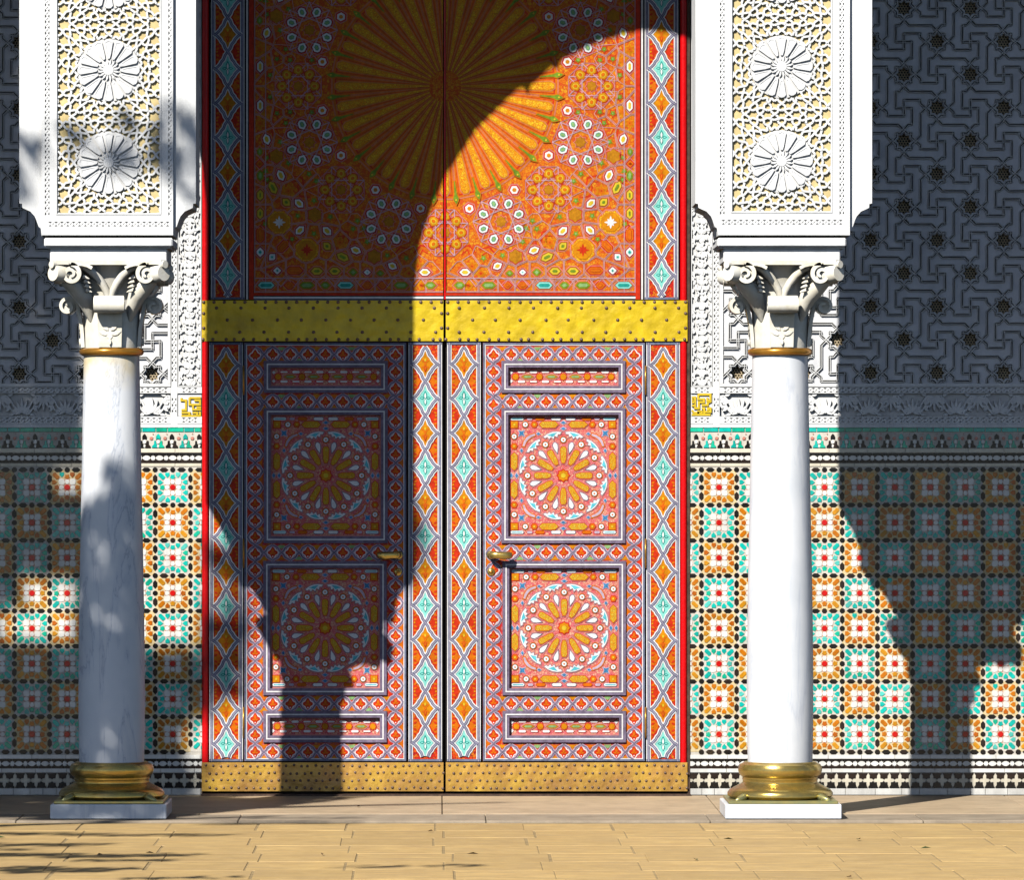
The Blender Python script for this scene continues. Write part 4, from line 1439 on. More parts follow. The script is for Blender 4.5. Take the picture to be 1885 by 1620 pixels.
    add('orange_bar', 1159, 432, ('h', 30, 13, pi / 2), OO); add('shield', 1159, 464, ('h', 18, 13, pi / 2), TW)
    for x, l, lay in ((856, 0, 0),): pass
    for x, w, lay in ((846, 20, GR), (862, 12, SR), (899.6, 26, GR), (934, 16, OO), (962, 20, OO), (1002, 30, TE), (1039, 18, GR), (1073, 27, GR), (1105, 18, OO), (1148, 31, TE)):
        add('border_lozenge', x, 525, ('h', w, 12, 0), lay)
    for x, y, w, a, lay in ((856, 501, 21, 0, WO), (885, 503, 14, 0, SR), (915.7, 489.5, 19, -.5, WO), (938, 503, 14, 0, GR), (962, 501, 13, 0, TW), (988, 501, 16, 0, GR), (1021.6, 499, 21, 0, WL_),
                            (1054.7, 499, 22, 0, WL_), (1096, 498, 30, 0, OO), (1127.6, 498, 15, 0, TW), (1036, 425, 21, -.75, WO), (1086, 423.6, 21, .75, WO), (983, 460.5, 21, -.4, WO),
                            (1007, 473, 24, -.45, WL_), (1087.5, 374, 21, -.75, WO), (1121, 322.5, 22, 2.0, WO), (1135.6, 345, 25, 2.05, WL_), (1147, 256, 21, 1.85, WO), (1137, 473, 16, .8, TW),
                            (1117, 453, 28, .8, OO), (1036, 453, 18, -.75, WL_), (1111, 372, 18, -.75, WL_)):
        add('oval', x, y, ('h', w, 12.5 if w > 14 else 10, a), lay)
    for x, y in ((1129, 287), (1058.6, 395), (949, 472)): add('ochre_boss', x, y, ('s', 6, 14, 11), BR)
    for x, y in ((1107, 351), (1012, 446), (869, 490)): add('small_star', x, y, ('s', 6, 9.5, 4.8), SR)
    for x, y in ((1122, 261), (1107, 300), (1149, 315), (1060, 369), (1090, 397), (1030, 399), (1060, 430), (988, 421), (962, 445), (925, 470), (890, 475), (1069, 320), (1056, 333), (980, 406), (968, 420)):
        add('green_star', x, y, ('s', 5, 7, 3.4), [(1.8, 'd_orange'), (0, 'd_green'), (-2, 'd_lgreen')])
    for x, y in ((1128, 208), (1141, 178), (1112, 226), (1104, 206), (1064, 206), (1147, 290), (1146, 330), (1100, 440), (1150, 412)): add('green_star', x, y, ('s', 5, 6.4, 3.2), [(1.8, 'd_scar'), (0, 'd_green'), (-2, 'd_lgreen')])
    for x, y in ((1130, 176), (1146, 205)): add('small_star', x, y, ('s', 6, 8, 4), SR)
    for x, y in ((1124, 409), (1073, 460)): add('medallion', x, y, ('o', 22), MD)
    # chevron stacks between rosettes
    for x, y, a in ((1090, 335, -.8), (1078, 352, 2.4), (1006, 435, -.8), (985, 447, 2.4), (1128, 237, 1.2), (897, 465, .3), (1140, 505, .8), (860, 462, .3)):
        for q in range(3):
            P.append(('chevron', x - PC[0], y - PC[1], ('v', q, a), [(0, ('d_scar', 'd_orange', 'd_scar')[q])]))
    seen = 0
    for name, dx, dy, shp, lay in P:
        for sx in (1, -1):
            for sy in (1, -1):
                cx, cy = dx * sx, dy * sy
                if not (clip[0] - 20 < cx < clip[2] + 20 and clip[1] - 20 < cy < clip[3] + 20): continue
                if shp[0] == 'h':
                    pts = hexa(cx, cy, shp[1], shp[2], shp[3] if sx * sy > 0 else -shp[3])
                elif shp[0] == 's':
                    pts = star(shp[1], shp[2], shp[3], cx, cy, pi / 2)
                elif shp[0] == 'o':
                    pts = ngon(8, shp[1], cx, cy, pi / 8)
                else:
                    q = shp[1]
                    pts = [(-16 + 4 * q, -3 + 4.5 * q), (0, -13 + 4.5 * q), (16 - 4 * q, -3 + 4.5 * q), (16 - 4 * q, 0 + 4.5 * q), (0, -9.5 + 4.5 * q), (-16 + 4 * q, 0 + 4.5 * q)]
                    a = shp[2]
                    pts = [(cx + sx * x, cy + sy * y) for x, y in xf(pts, 0, 0, a)]
                if shp[0] == 'v':
                    b2 = MB()
                    qq = clip_rect(pts, *clip)
                    if qq:
                        b2.poly([(x - cx, y - cy) for x, y in qq], H - .0004 + .0002 * shp[1], lay[0][1], 0.002)
                        obj('chevron', b2, pan, at(PC[0] + cx, PC[1] + cy))
                    continue
                o = put(name, pts, lay)
                if o is not None and name == 'medallion':
                    b2 = MB()
                    for q in range(8):
                        b2.poly(leafp(0, 0, 12 if q % 2 == 0 else 9, 4, q * pi / 4), H + .005 + .0003 * (q % 2), 'd_white' if shp[1] and cy > 0 and cx * sx > 280 else 'd_scar')
                    obj('medallion_flower', b2, pan, at(PC[0] + cx, PC[1] + cy))
    # strap lines round rosettes
    b = MB()
    def line(a, c, w=2.2, k='d_pinkline', h=H + .0008):
        sg = clip_seg(a, c, *clip)
        if sg:
            hh = h + random.uniform(0, .0006)
            b.ribbon([(p[0] + PC[0] - xm, p[1] + PC[1] - ym) for p in sg], w, hh, k, 0.002)
            b.ribbon([(p[0] + PC[0] - xm, p[1] + PC[1] - ym) for p in sg], w * .34, hh + .0007, 'd_lilac')
    for k in range(16):
        a = k * pi / 8
        cx, cy = 270 * cos(a), 270 * sin(a)
        ro = 0 if k % 2 else pi / 8
        r = 46 if k % 2 == 0 else 52
        tips = [(cx + r * cos(q * pi / 4 + ro), cy + r * sin(q * pi / 4 + ro)) for q in range(8)]
        for q in range(8):
            line(tips[q], tips[(q + 3) % 8])
            line(tips[q], tips[(q + 1) % 8], 1.7, 'd_scar', H + .0002)
    seeds = []
    for name, dx, dy, shp, lay in P:
        if shp[0] == 'v' or name in ('green_wedge',): continue
        for sx in (1, -1):
            for sy in (1, -1):
                seeds.append((dx * sx, dy * sy))
    fill = []
    for k in range(64):
        a = k * pi / 32
        fill += [(222 * cos(a), 222 * sin(a))]
    for k in range(16):
        a = k * pi / 8
        for q in range(8):
            t = q * pi / 4 + (0 if k % 2 == 0 else pi / 8)
            r = 40 if k % 2 == 0 else 46
            fill.append((270 * cos(a) + r * cos(t), 270 * sin(a) + r * sin(t)))
    uniq = {(round(x), round(y)): (x, y) for x, y in seeds}
    seeds = list(uniq.values())
    near = [c for c in seeds if clip[0] - 10 < c[0] < clip[2] + 10 and clip[1] - 10 < c[1] < clip[3] + 10]
    rest = [c for c in seeds if c not in near] + fill
    for cell in voronoi_cells(near + rest, 60)[:len(near)]:
        if len(cell) < 3: continue
        cell = grow(cell, -1.0)
        if any(hypot(x, y) < 225 for x, y in cell): pass
        for i in range(len(cell)):
            line(cell[i - 1], cell[i], 1.5, 'd_salmline', H + .0002)
    for y in (512, 488 + 49):
        line((-400, y - PC[1]), (400, y - PC[1]), 2.2)
    for sx in (-1, 1):
        for q in (330, 350):
            line((sx * q, -400), (sx * q, 400), 1.8)
    for q in range(14):
        x = 20 + q * 24.5
        for sx in (-1, 1):
            line((sx * x, 354), (sx * (x + 13), 370), 1.6, 'd_pinkline', H + .0004)
            line((sx * (x + 24), 354), (sx * (x + 12), 370), 1.6, 'd_pinkline', H + .0004)
    obj('strap_lines', b, pan, O, kind='stuff')
    return pan

def door_leaf(side):
    right = side > 0
    mx = 1 if right else -1
    xj = 819.3
    def X(px):            # mirror about the joint for the left leaf
        return px if right else 2 * 818.4 - px
    label = ('right door leaf with sunlit orange star panel above a studded yellow brass band' if right
             else 'left door leaf, mostly in black shadow with only its lower edge sunlit')
    root = thing('door_leaf', label, 'door leaf', at(X(1035), 1460), 'leaves of the painted double door')
    O = WL[root.name]
    b = MB()
    xa, xb = sorted((X(820.6), X(1252.2)))
    b.rect(xa - X(1035), DT - 1460, xb - X(1035), DB - 1460, -0.016, 'dark', 0.05)
    obj('board', b, root, O)
    b = MB(); z = sorted((X(816.9 + 2), X(820.4)))
    if right:
        b.box((W(817.6, 0)[0] - O.x, -0.011, W(0, 551)[1] - O.z), (W(820.3, 0)[0] - O.x, 0.02, W(0, DT)[1] - O.z), 'red')
        obj('astragal', b, root, O)
    def rng(a, c): return sorted((X(a), X(c)))
    a, c = rng(820.6, 1265.2); brass_band(root, a, 553, c, 628, 'mid')
    a, c = rng(820.6, 1265.2); brass_band(root, a, 1404, c, 1457, 'low')
    # interlace borders
    interlace(root, X(854), 630.5, 1402, 670.4, 'o')
    interlace(root, X(1220.5), 630.5, 1402, 670.4 + 2, 'o')
    interlace(root, X(1217.5), DT + 4, 551, 507, 't')
    # upper panel and its mouldings
    a, c = rng(821.0, 1169.5)
    upper_panel(root, side, a, c, DT + 14, 539)
    b = MB()
    xm = X(1035)
    a, c = rng(820.8, 1186)
    for (p, q, h, k) in ((1169.8, 1178.2, 0.010, 'd_scar'), (1178.3, 1180.2, 0.006, 'd_black'), (1180.3, 1183.4, 0.011, 'd_white'), (1183.5, 1186.6, 0.004, 'd_black')):
        u, v = rng(p, q)
        b.rect(u - xm, DT + 4 - 1460, v - xm, 551 - 1460, h, k, 0.03)
    for (p, q, h, k) in ((539.3, 544.0, 0.0098, 'd_scar'), (544.1, 545.8, 0.0058, 'd_black'), (545.9, 549.6, 0.0108, 'd_white'), (549.7, 552.6, 0.0038, 'd_navy')):
        u, v = rng(820.8, 1169.6)
        b.rect(u - xm, p - 1460, v - xm, q - 1460, h, k, 0.03)
    obj('panel_moulding', b, root, O)
    return root

LOZ = [(0, -11.5), (3.2, -7.6), (4.6, -4.6), (8.6, -2.4), (9.4, 0), (8.6, 2.4), (4.6, 4.6), (3.2, 7.6), (0, 11.5), (-3.2, 7.6), (-4.6, 4.6), (-8.6, 2.4), (-9.4, 0), (-8.6, -2.4), (-4.6, -4.6), (-3.2, -7.6)]
def loz_mesh(k):
    b = MB()
    b.poly(grow(LOZ, 2.0), 0, 'd_white', 0.003)
    b.poly(LOZ, 0.0008, k)
    b.poly(leafp(0, 1, 8.5, 5.0, -pi / 2), 0.0014, 'd_orange')
    for sx in (-1, 1):
        b.poly(xf(leafp(0, 0, 6, 3.4, -.2 if sx > 0 else pi + .2), 0, 2), 0.0012, 'd_orange' if k == 'd_scar' else 'd_scar')
    b.poly(ngon(6, 1.3, 0, 7.0), 0.0016, 'd_white')
    return b.mesh('lozenge')
LOZM = [loz_mesh('d_scar'), loz_mesh('d_scar'), loz_mesh('d_scar')]

def wicket(side):
    right = side > 0
    def X(px): return px if right else 2 * 818.4 - px
    label = ('sunlit wicket door with carved rosette panels and a brass lever handle, in the right leaf' if right
             else 'wicket door in the left leaf, rosette panels blackened by the column shadow')
    root = thing('wicket_door', label, 'door', at(X(1038), 1404), 'small wicket doors set into the big door')
    O = WL[root.name]
    xm, ym = X(1038), 1404.0
    F = 0.007
    x0, x1 = 889.0, 1187.0
    panels = [(923, 664, 1151, 723), (923, 751, 1151, 1000), (925, 1033, 1152, 1280), (925, 1309, 1152, 1367)]
    def R(x, y): return (X(x) - xm, y - ym)
    def rr(a, y0, c, y1):
        u, v = sorted((X(a), X(c)))
        return u - xm, y0 - ym, v - xm, y1 - ym
    b = MB()
    holes = []
    for p in panels:
        u = rr(p[0] + 10, p[1] + 9, p[2] - 10, p[3] - 9)
        holes.append(rects(u[0], u[1], u[2], u[3]))
    u = rr(x0, 631, x1, 1401.5)
    b.plate(rects(*u), holes, F, 'd_field', 0.024)
    e = rr(x0 + .2, 631.2, x1 - .2, 1401.3)
    b.frame(*e, 3.4, F + .0035, 'd_navy', 0.004)
    b.frame(e[0] + 3.4, e[1] + 3.4, e[2] - 3.4, e[3] - 3.4, 1.4, F + .003, 'd_white', 0.004)
    obj('door_field', b, root, O)
    # crossing straps along the stiles and rails
    b = MB()
    def zig(ps, horizontal):
        for s in (-1, 1):
            for i in range(len(ps) - 1):
                (xa, ya), (xb, yb) = ps[i], ps[i + 1]
                d = 1 if i % 2 == 0 else -1
                if horizontal:
                    q = [(xa, ya + s * 14 * d), (xa + (xb - xa) * .3, ya + s * 8.5 * d), (xa + (xb - xa) * .38, ya + s * 3.5 * d), (xa + (xb - xa) * .62, ya - s * 3.5 * d), (xa + (xb - xa) * .7, ya - s * 8.5 * d), (xb, yb - s * 14 * d)]
                else:
                    q = [(xa + s * 14 * d, ya), (xa + s * 8.5 * d, ya + (yb - ya) * .3), (xa + s * 3.5 * d, ya + (yb - ya) * .38), (xa - s * 3.5 * d, ya + (yb - ya) * .62), (xa - s * 8.5 * d, ya + (yb - ya) * .7), (xb - s * 14 * d, yb)]
                q = [R(*p) for p in q]
                hh = F + .002 + (.0008 if s * d > 0 else 0) + (0.0004 if horizontal else 0)
                b.ribbon(q, 5.0, hh, 'd_lilac', 0.002)
                b.ribbon(q, 2.6, hh + .0009, 'd_violet')
    ys = [654.5 + 30.42 * i for i in range(25)]
    for xc in (908.5, 1167):
        zig([(xc, y) for y in ys], False)
    xs = [908.5 + 32.3 * i for i in range(9)]
    rows = (652.5, 740, 1017.5, 1296, 1385)
    for yr in rows:
        zig([(x, yr) for x in xs], True)
    obj('strap_trellis', b, root, O, kind='stuff')
    b0 = MB()
    for xc in (908.5, 1167):
        for y in ys:
            o = obj('lozenge', None, root, O + Vector(((X(xc) - xm) / S, -(F + .0012), (ym - y) / S)), me=random.choice(LOZM))
    for yr in rows:
        for x in xs[1:-1]:
            o = obj('lozenge', None, root, O + Vector(((X(x) - xm) / S, -(F + .0012), (ym - yr) / S)), me=random.choice(LOZM))
        # half lozenges along the rail edges, amber and grey green
    half = MB()
    for yr in rows:
        for i, x in enumerate(xs[:-1]):
            for sy in (-1, 1):
                k = ('d_amber', 'd_orange', 'd_lgreen', 'd_orange')[(i + (sy > 0)) % 4]
                xx = x + 16.15
                q = [R(xx - 7, yr + sy * 13.6), R(xx - 4, yr + sy * 9.5), R(xx, yr + sy * 6.6), R(xx + 4, yr + sy * 9.5), R(xx + 7, yr + sy * 13.6)]
                half.poly(q, F + .0014, k, 0.001)
    for xc in (908.5, 1167):
        for y in ys[:-1]:
            for sx in (-1, 1):
                yy = y + 15.2
                q = [R(xc + sx * 13.2, yy - 7), R(xc + sx * 9.2, yy - 4), R(xc + sx * 6.4, yy), R(xc + sx * 9.2, yy + 4), R(xc + sx * 13.2, yy + 7)]
                half.poly(q, F + .0013, 'd_scar' if sx > 0 else 'd_orange', 0.001)
    obj('half_lozenges', half, root, O, kind='stuff')
    # panels
    for pi_, p in enumerate(panels):
        cx, cy = (p[0] + p[2]) / 2, (p[1] + p[3]) / 2
        w, h = (p[2] - p[0]) / 2, (p[3] - p[1]) / 2
        wl = at(X(cx), cy)
        b = MB()
        b.frame(-w, -h, w, h, 5.4, F + .010, 'd_violet', 0.012)
        b.frame(-w + 5.4, -h + 5.4, w - 5.4, h - 5.4, 2.4, F + .0115, 'd_white', 0.012)
        b.frame(-w + 7.8, -h + 7.8, w - 7.8, h - 7.8, 4.6, F + .0085, 'd_violet', 0.030)
        G = -0.008
        b.rect(-w + 12, -h + 12, w - 12, h - 12, G, 'd_salm', 0.004)
        big = h > 60
        b.frame(-w + 12.4, -h + 12.4, w - 12.4, h - 12.4, 2.0, G + .003, 'd_pinkline', 0.003)
        pan = obj('rosette_panel' if big else 'bar_panel', b, root, wl)
        def piece(name, pts, layers, hh=G + .002):
            qx = sum(q[0] for q in pts) / len(pts); qy = sum(q[1] for q in pts) / len(pts)
            bb = MB()
            for i, (d, k) in enumerate(layers):
                qq = grow(pts, d) if d else pts
                bb.poly([(x - qx, y - qy) for x, y in qq], hh + .0009 * i, k, 0.002 if i == 0 else 0)
            obj(name, bb, pan, wl + Vector((qx / S, 0, -qy / S)))
        YL = [(2.2, 'd_pinkline'), (1.2, 'd_scar'), (0, 'd_gold')]
        if big:
            rr_ = MB()
            for q in range(12):
                t = q * pi / 6
                # light strap lines of the star
                for sd in (-1, 1):
                    a = (18 * cos(t + sd * .26), 18 * sin(t + sd * .26)); c = (62 * cos(t + sd * .15), 62 * sin(t + sd * .15))
                    rr_.ribbon([a, c], 1.4, G + .0015 + .0003 * (q % 2), 'd_pinkline', 0.002)
                a = (80 * cos(t - pi / 12), 80 * sin(t - pi / 12)); c = (80 * cos(t + pi / 12), 80 * sin(t + pi / 12))
                rr_.ribbon([(x * 1.06, y * 1.06) for x, y in (a, c)], 1.4, G + .0012 + .0003 * (q % 2), 'd_pinkline', 0.002)
                for sd in (-1, 1):
                    a = (62 * cos(t), 62 * sin(t)); c = (84 * cos(t + sd * pi / 12), 84 * sin(t + sd * pi / 12))
                    rr_.ribbon([a, c], 1.2, G + .0021 + .0002 * sd, 'd_pinkline', 0.002)
            obj('strap_lines', rr_, pan, wl, kind='stuff')
            piece('rosette_heart', star(8, 10.5, 8.4), [(2, 'd_scar'), (0, 'd_amber'), (-4.2, 'd_yellow')])
            for q in range(12):
                t = q * pi / 6
                p_ = xf([(23, -2.4), (30, -4.9), (49, -5.4), (53, -3.2), (53, 3.2), (49, 5.4), (30, 4.9), (23, 2.4)], 0, 0, t)
                piece('yellow_petal', p_, YL)
                piece('white_dot', ngon(10, 4.7, 66 * cos(t), 66 * sin(t)), [(2.2, 'd_orange'), (1.0, 'd_black'), (0, 'd_white'), (-3.0, 'd_orange')])
                t += pi / 12
                p_ = xf([(43, 0), (52, -3.4), (58, -4.3), (62, -2.2), (63, 0), (62, 2.2), (58, 4.3), (52, 3.4)], 0, 0, t)
                piece('white_drop', p_, [(1.3, 'd_violet'), (0, 'd_white')])
                cr = []
                for j, (r, a) in enumerate(((80, -12.2), (82, -6), (82.5, 0), (82, 6), (80, 12.2), (76.5, 10.6), (77, 7.5), (72, 6.0), (75, 2.6), (70, 0), (75, -2.6), (72, -6), (77, -7.5), (76.5, -10.6))):
                    a = radians(a) + t
                    cr.append((r * cos(a), r * sin(a)))
                piece('white_crown', cr, [(1.9, 'd_pinkline'), (0.8, 'd_violet'), (0, 'd_white')])
                piece('blue_flame', xf([(73.5, 0), (77, -5), (79.4, -9.5), (80.5, 0), (79.4, 9.5), (77, 5)], 0, 0, t), [(0, 'd_cyan')], G + .0045)
            for sx in (-1, 1):
                for sy in (-1, 1):
                    piece('white_arc', xf([(-16, 3), (-8, -1.4), (0, -3), (8, -1.4), (16, 3), (14, 6), (7, 3), (0, 2), (-7, 3), (-14, 6)], sx * 66, sy * 68, atan2(sy, sx) - pi / 2 + pi), [(1.8, 'd_orange'), (0, 'd_lilac')])
                    piece('blue_star', star(4, 7, 3.2, sx * 77, sy * 78, pi / 4), [(1.2, 'd_lilac'), (0, 'd_blue')])
                    piece('corner_square', ngon(4, 8.6, sx * 90, sy * 94, pi / 4), [(1.6, 'd_scar'), (0, 'd_amber'), (-4.2, 'd_yellow')])
                    piece('white_dot', ngon(10, 4.6, sx * 70, sy * 94), [(2, 'd_orange'), (1, 'd_black'), (0, 'd_white'), (-3, 'd_orange')])
                    piece('white_dot', ngon(10, 4.6, sx * 90.5, sy * 72), [(2, 'd_orange'), (1, 'd_black'), (0, 'd_white'), (-3, 'd_orange')])
                    piece('orange_stud', ngon(6, 5.6, sx * 53.5, sy * 94), [(1.4, 'd_scar'), (0, 'd_orange'), (-3, 'd_yellow')])
                    piece('orange_stud', ngon(6, 5.6, sx * 90.5, sy * 54), [(1.4, 'd_scar'), (0, 'd_orange'), (-3, 'd_yellow')])
                    piece('yellow_bar', hexa(sx * 27, sy * 94, 35, 11.5, 0), YL)
                    piece('yellow_bar', hexa(sx * 90.5, sy * 26, 33, 11.5, pi / 2), YL)
                    piece('white_bar', hexa(sx * 85, sy * 104.5, 24, 5.4, 0, 2), [(1, 'd_violet'), (0, 'd_white'), (-1.8, 'd_cyan')])
                    piece('white_bar', hexa(sx * 13.4, sy * 104.5, 18, 5.4, 0, 2), [(1, 'd_violet'), (0, 'd_white')])
                    piece('orange_bar', hexa(sx * 43, sy * 104.5, 17, 5.4, 0, 2), [(1, 'd_scar'), (0, 'd_orange')])
                    piece('lilac_bar', hexa(sx * 62, sy * 104.5, 11, 5, 0, 2), [(1, 'd_scar'), (0, 'd_lilac')])
                    piece('blue_chip', ngon(4, 3.4, sx * 46, sy * 77, 0, 2.4), [(1.2, 'd_lilac'), (0, 'd_blue')])
                    piece('blue_chip', ngon(4, 2.6, sx * 77, sy * 46, 0, 3.4), [(1.2, 'd_lilac'), (0, 'd_blue')])
            for sy in (-1, 1):
                piece('blue_chip', ngon(4, 4.4, 0, sy * 97.5, 0, 2.8), [(1.4, 'd_lilac'), (0, 'd_blue')])
                piece('blue_chip', ngon(4, 4.4, 0, sy * 86.5, 0, 2.8), [(1.4, 'd_lilac'), (0, 'd_blue')])
                piece('blue_chip', ngon(4, 2.8, sy * 96, 0, 0, 4.4), [(1.4, 'd_lilac'), (0, 'd_blue')])
                piece('blue_chip', ngon(4, 2.8, sy * 86, 0, 0, 4.4), [(1.4, 'd_lilac'), (0, 'd_blue')])
        else:
            for q in range(5):
                piece('yellow_square', star(8, 6.0, 4.8, -88 + 44 * q, 0), [(1.4, 'd_scar'), (0, 'd_amber')])
            for q in range(4):
                piece('green_eye', hexa(-66 + 44 * q, 0, 25, 8.6, 0, 7), [(1.8, 'd_pinkline'), (0, 'd_brownish'), (-2.4, 'd_lgreen')])
            for q in range(8):
                x = -77 + 22 * q
                th = 4.6 if q % 2 else 3.2
                piece('white_bar', hexa(x, -8.8, 14.5, th, 0.0, 2), [(1, 'd_scar'), (0, 'd_white')])
                piece('white_bar', hexa(x, 8.8, 14.5, 7.8 - th, 0.0, 2), [(1, 'd_scar'), (0, 'd_white')])
            for sx in (-1, 1):
                for sy in (-1, 1):
                    piece('white_chip', ngon(4, 3.4, sx * 96, sy * 8), [(0, 'd_white')])
    # lever handle, keyhole plate, hinges
    b = MB()
    q = lambda x, y, d: ((X(x) - xm) / S, -d, (ym - y) / S)
    path = [q(901, 1022, .045), q(905, 1022, .052), q(915, 1022, .056), q(928, 1023, .057), q(938, 1022, .055), q(942, 1021, .052)]
    b.tube(path, [.012, .017, .0165, .0175, .017, .010], 'brass3', 12, flat=.8)
    b.tube([q(903, 1022, F), q(903, 1022, .05)], [.013, .012], 'brass3', 12)
    b.tube([q(903, 1022, F), q(903, 1022, F + .006)], [.020, .019], 'brass3', 16)
    obj('lever_handle', b, root, O)
    b = MB()
    b.tube([q(904, 1053, F), q(904, 1053, F + .006)], [.019, .017], 'brass3', 18)
    b.tube([q(904, 1053, F + .006), q(904, 1053, F + .014)], [.008, .007], 'brass4', 12)
    obj('keyhole_plate', b, root, O)
    for y0, y1 in ((676, 724), (995, 1043), (1305, 1356)):
        b = MB()
        ym2 = (y0 + y1) / 2
        n = 3
        for i in range(n):
            ya, yb = y0 + (y1 - y0) * i / n + 1, y0 + (y1 - y0) * (i + 1) / n - 1
            b.tube([q(1188.2, ya, .009), q(1188.2, yb, .009)], .0055, 'brass3', 10)
        b.tube([q(1188.2, y0 - 3, .012), q(1188.2, y1 + 3, .012)], .0045, 'brass4', 8)
        obj('hinge', b, root, O)
    return root

leafR = door_leaf(1)
leafL = door_leaf(-1)
wickR = wicket(1)
wickL = wicket(-1)

# ================================================================== ARCADE PIERS
PF, PB = -1.76, -1.38            # front and back of the arcade wall
KF = D / (D + PF)
def uw(px, py, k=KF):            # image px of something at that depth -> wall-scale px
    return CX + (px - CX) / k, CY + (py - CY) / k
ARC = [(757, 1086), (757, 560), (758, 520), (765, 450), (787, 385), (817, 320), (870, 240), (945, 167), (958, 163), (964, 176), (972, 158), (1010, 124), (1018, 128), (1026, 111), (1100, 76), (1150, 62), (1191, 58)]
DXF, DYF = 0.532 * 1.76 * S, 0.945 * 1.76 * S
arch_l = [(x - DXF, y - DYF) for x, y in ARC]      # intrados rising from a pier's right side to the crown (wall-scale px)
# openings of one panel cell, relative to the rosette centre (right, up halves mirrored)
QUAD = [(63, 0, 's', 5.2), (84, 0, 'h', 0), (55, 15, 's', 6.4), (70, 18, 'h', 0), (58.6, 29.6, 'h', 0), (45.7, 36.4, 's', 6.2), (58.6, 44.4, 'h', 0), (43.8, 49.4, 'h', 0), (29.6, 50.6, 's', 6.0),
        (58, 63.6, 'h', 0), (37.6, 63, 'h', 0), (21, 61.7, 'h', 0), (6.8, 58.6, 's', 5.2), (0, 67, 'h', 0), (10.5, 73.5, 'h', 0), (26, 76.5, 'h', 0), (47.5, 76, 'h', 0), (69, 74.7, 'h', 0),
        (0, 87.2, 's8', 6.5), (17, 87.2, 'h', 0), (34.6, 87.2, 'h', 0), (59, 87.2, 'h', 0), (83, 87.2, 'h', 0), (84.6, 44, 'h', 0), (84.2, 67.5, 'h', 0), (84.5, 25, 'h', 0), (73, 55, 'h', 0), (71.6, 34.6, 'h', 0)]
SEED2 = [(0, 87.2), (26, 87.2), (54, 87.2), (82, 87.2), (82, 58), (82, 29), (82, 0), (61, 66), (38, 66), (13, 70), (58, 40), (66, 14), (42, 48)]
def strapwork(cx, cy0, per, x0, y0, x1, y1):
    """straps of a star pattern: from each cell-edge middle two straps lean into the cell and meet their neighbours"""
    seeds = {}
    for j in range(-1, 4):
        cy = cy0 - j * per
        for x, y in SEED2:
            for sx in ((1, -1) if x else (1,)):
                for sy in ((1, -1) if 0 < y < 87 else (1,)):
                    p = (cx + sx * x, cy - sy * y * per / 174.4)
                    seeds[(round(p[0]), round(p[1]))] = p
    pts = list(seeds.values())
    ros = [(cx + 47 * cos((q_ + .5) * pi / 12), cy0 - j * per + 47 * sin((q_ + .5) * pi / 12)) for j in range(-1, 4) for q_ in range(24)]
    ros += [(cx + sx * 112, cy0 + 100 - 29 * j * per / 174.4) for sx in (-1, 1) for j in range(30)]
    cells = voronoi_cells(pts + ros, 60)[:len(pts)]
    out = []
    th = radians(54)
    for c in cells:
        c2 = []
        for p in c:
            if not c2 or hypot(p[0] - c2[-1][0], p[1] - c2[-1][1]) > 5.0: c2.append(p)
        if len(c2) > 3 and hypot(c2[0][0] - c2[-1][0], c2[0][1] - c2[-1][1]) <= 5.0: c2.pop()
        n = len(c2)
        if n < 3: continue
        a = sum(c2[i - 1][0] * c2[i][1] - c2[i][0] * c2[i - 1][1] for i in range(n))
        if a < 0: c2.reverse()
        mids, dirs = [], []
        for i in range(n):
            p, r = c2[i], c2[(i + 1) % n]
            l = hypot(r[0] - p[0], r[1] - p[1])
            mids.append(((p[0] + r[0]) / 2, (p[1] + r[1]) / 2)); dirs.append(((r[0] - p[0]) / l, (r[1] - p[1]) / l))
        for i in range(n):
            m1, d1 = mids[i], dirs[i]; m2, d2 = mids[(i + 1) % n], dirs[(i + 1) % n]
            u = (d1[0] * cos(th) - d1[1] * sin(th), d1[0] * sin(th) + d1[1] * cos(th))
            v = (-d2[0] * cos(th) - d2[1] * sin(th), d2[0] * sin(th) - d2[1] * cos(th))
            det = u[0] * -v[1] + v[0] * u[1]
            if abs(det) < 1e-3: continue
            wx, wy = m2[0] - m1[0], m2[1] - m1[1]
            t = (wx * -v[1] + v[0] * wy) / det
            s_ = (u[0] * wy - u[1] * wx) / det
            if t < 0 or s_ < 0 or t > 20 or s_ > 20: pt = ((m1[0] + m2[0]) / 2, (m1[1] + m2[1]) / 2)
            else: pt = (m1[0] + u[0] * t, m1[1] + u[1] * t)
            for A_, B_ in ((m1, pt), (pt, m2)):
                sg = clip_seg(A_, B_, x0 + 1.5, y0 + 1.5, x1 - 1.5, y1 - 1.5)
                if sg and hypot(sg[0][0] - sg[1][0], sg[0][1] - sg[1][1]) > .6: out.append(sg)
    return out
def petal_mesh(sc):
    b = MB()
    p = [(20, -1.8), (30, -4.6), (44, -6.6), (52, -7.6), (55.5, -4), (56.5, 0), (55.5, 4), (52, 7.6), (44, 6.6), (30, 4.6), (20, 1.8)]
    b.poly(p, 0.010, 'plaster', 0.012, sc)
    inner = [(26, -1.6), (34, -3.4), (44, -4.6), (51, -5.2), (53, 0), (51, 5.2), (44, 4.6), (34, 3.4), (26, 1.6)]
    return b, p, inner
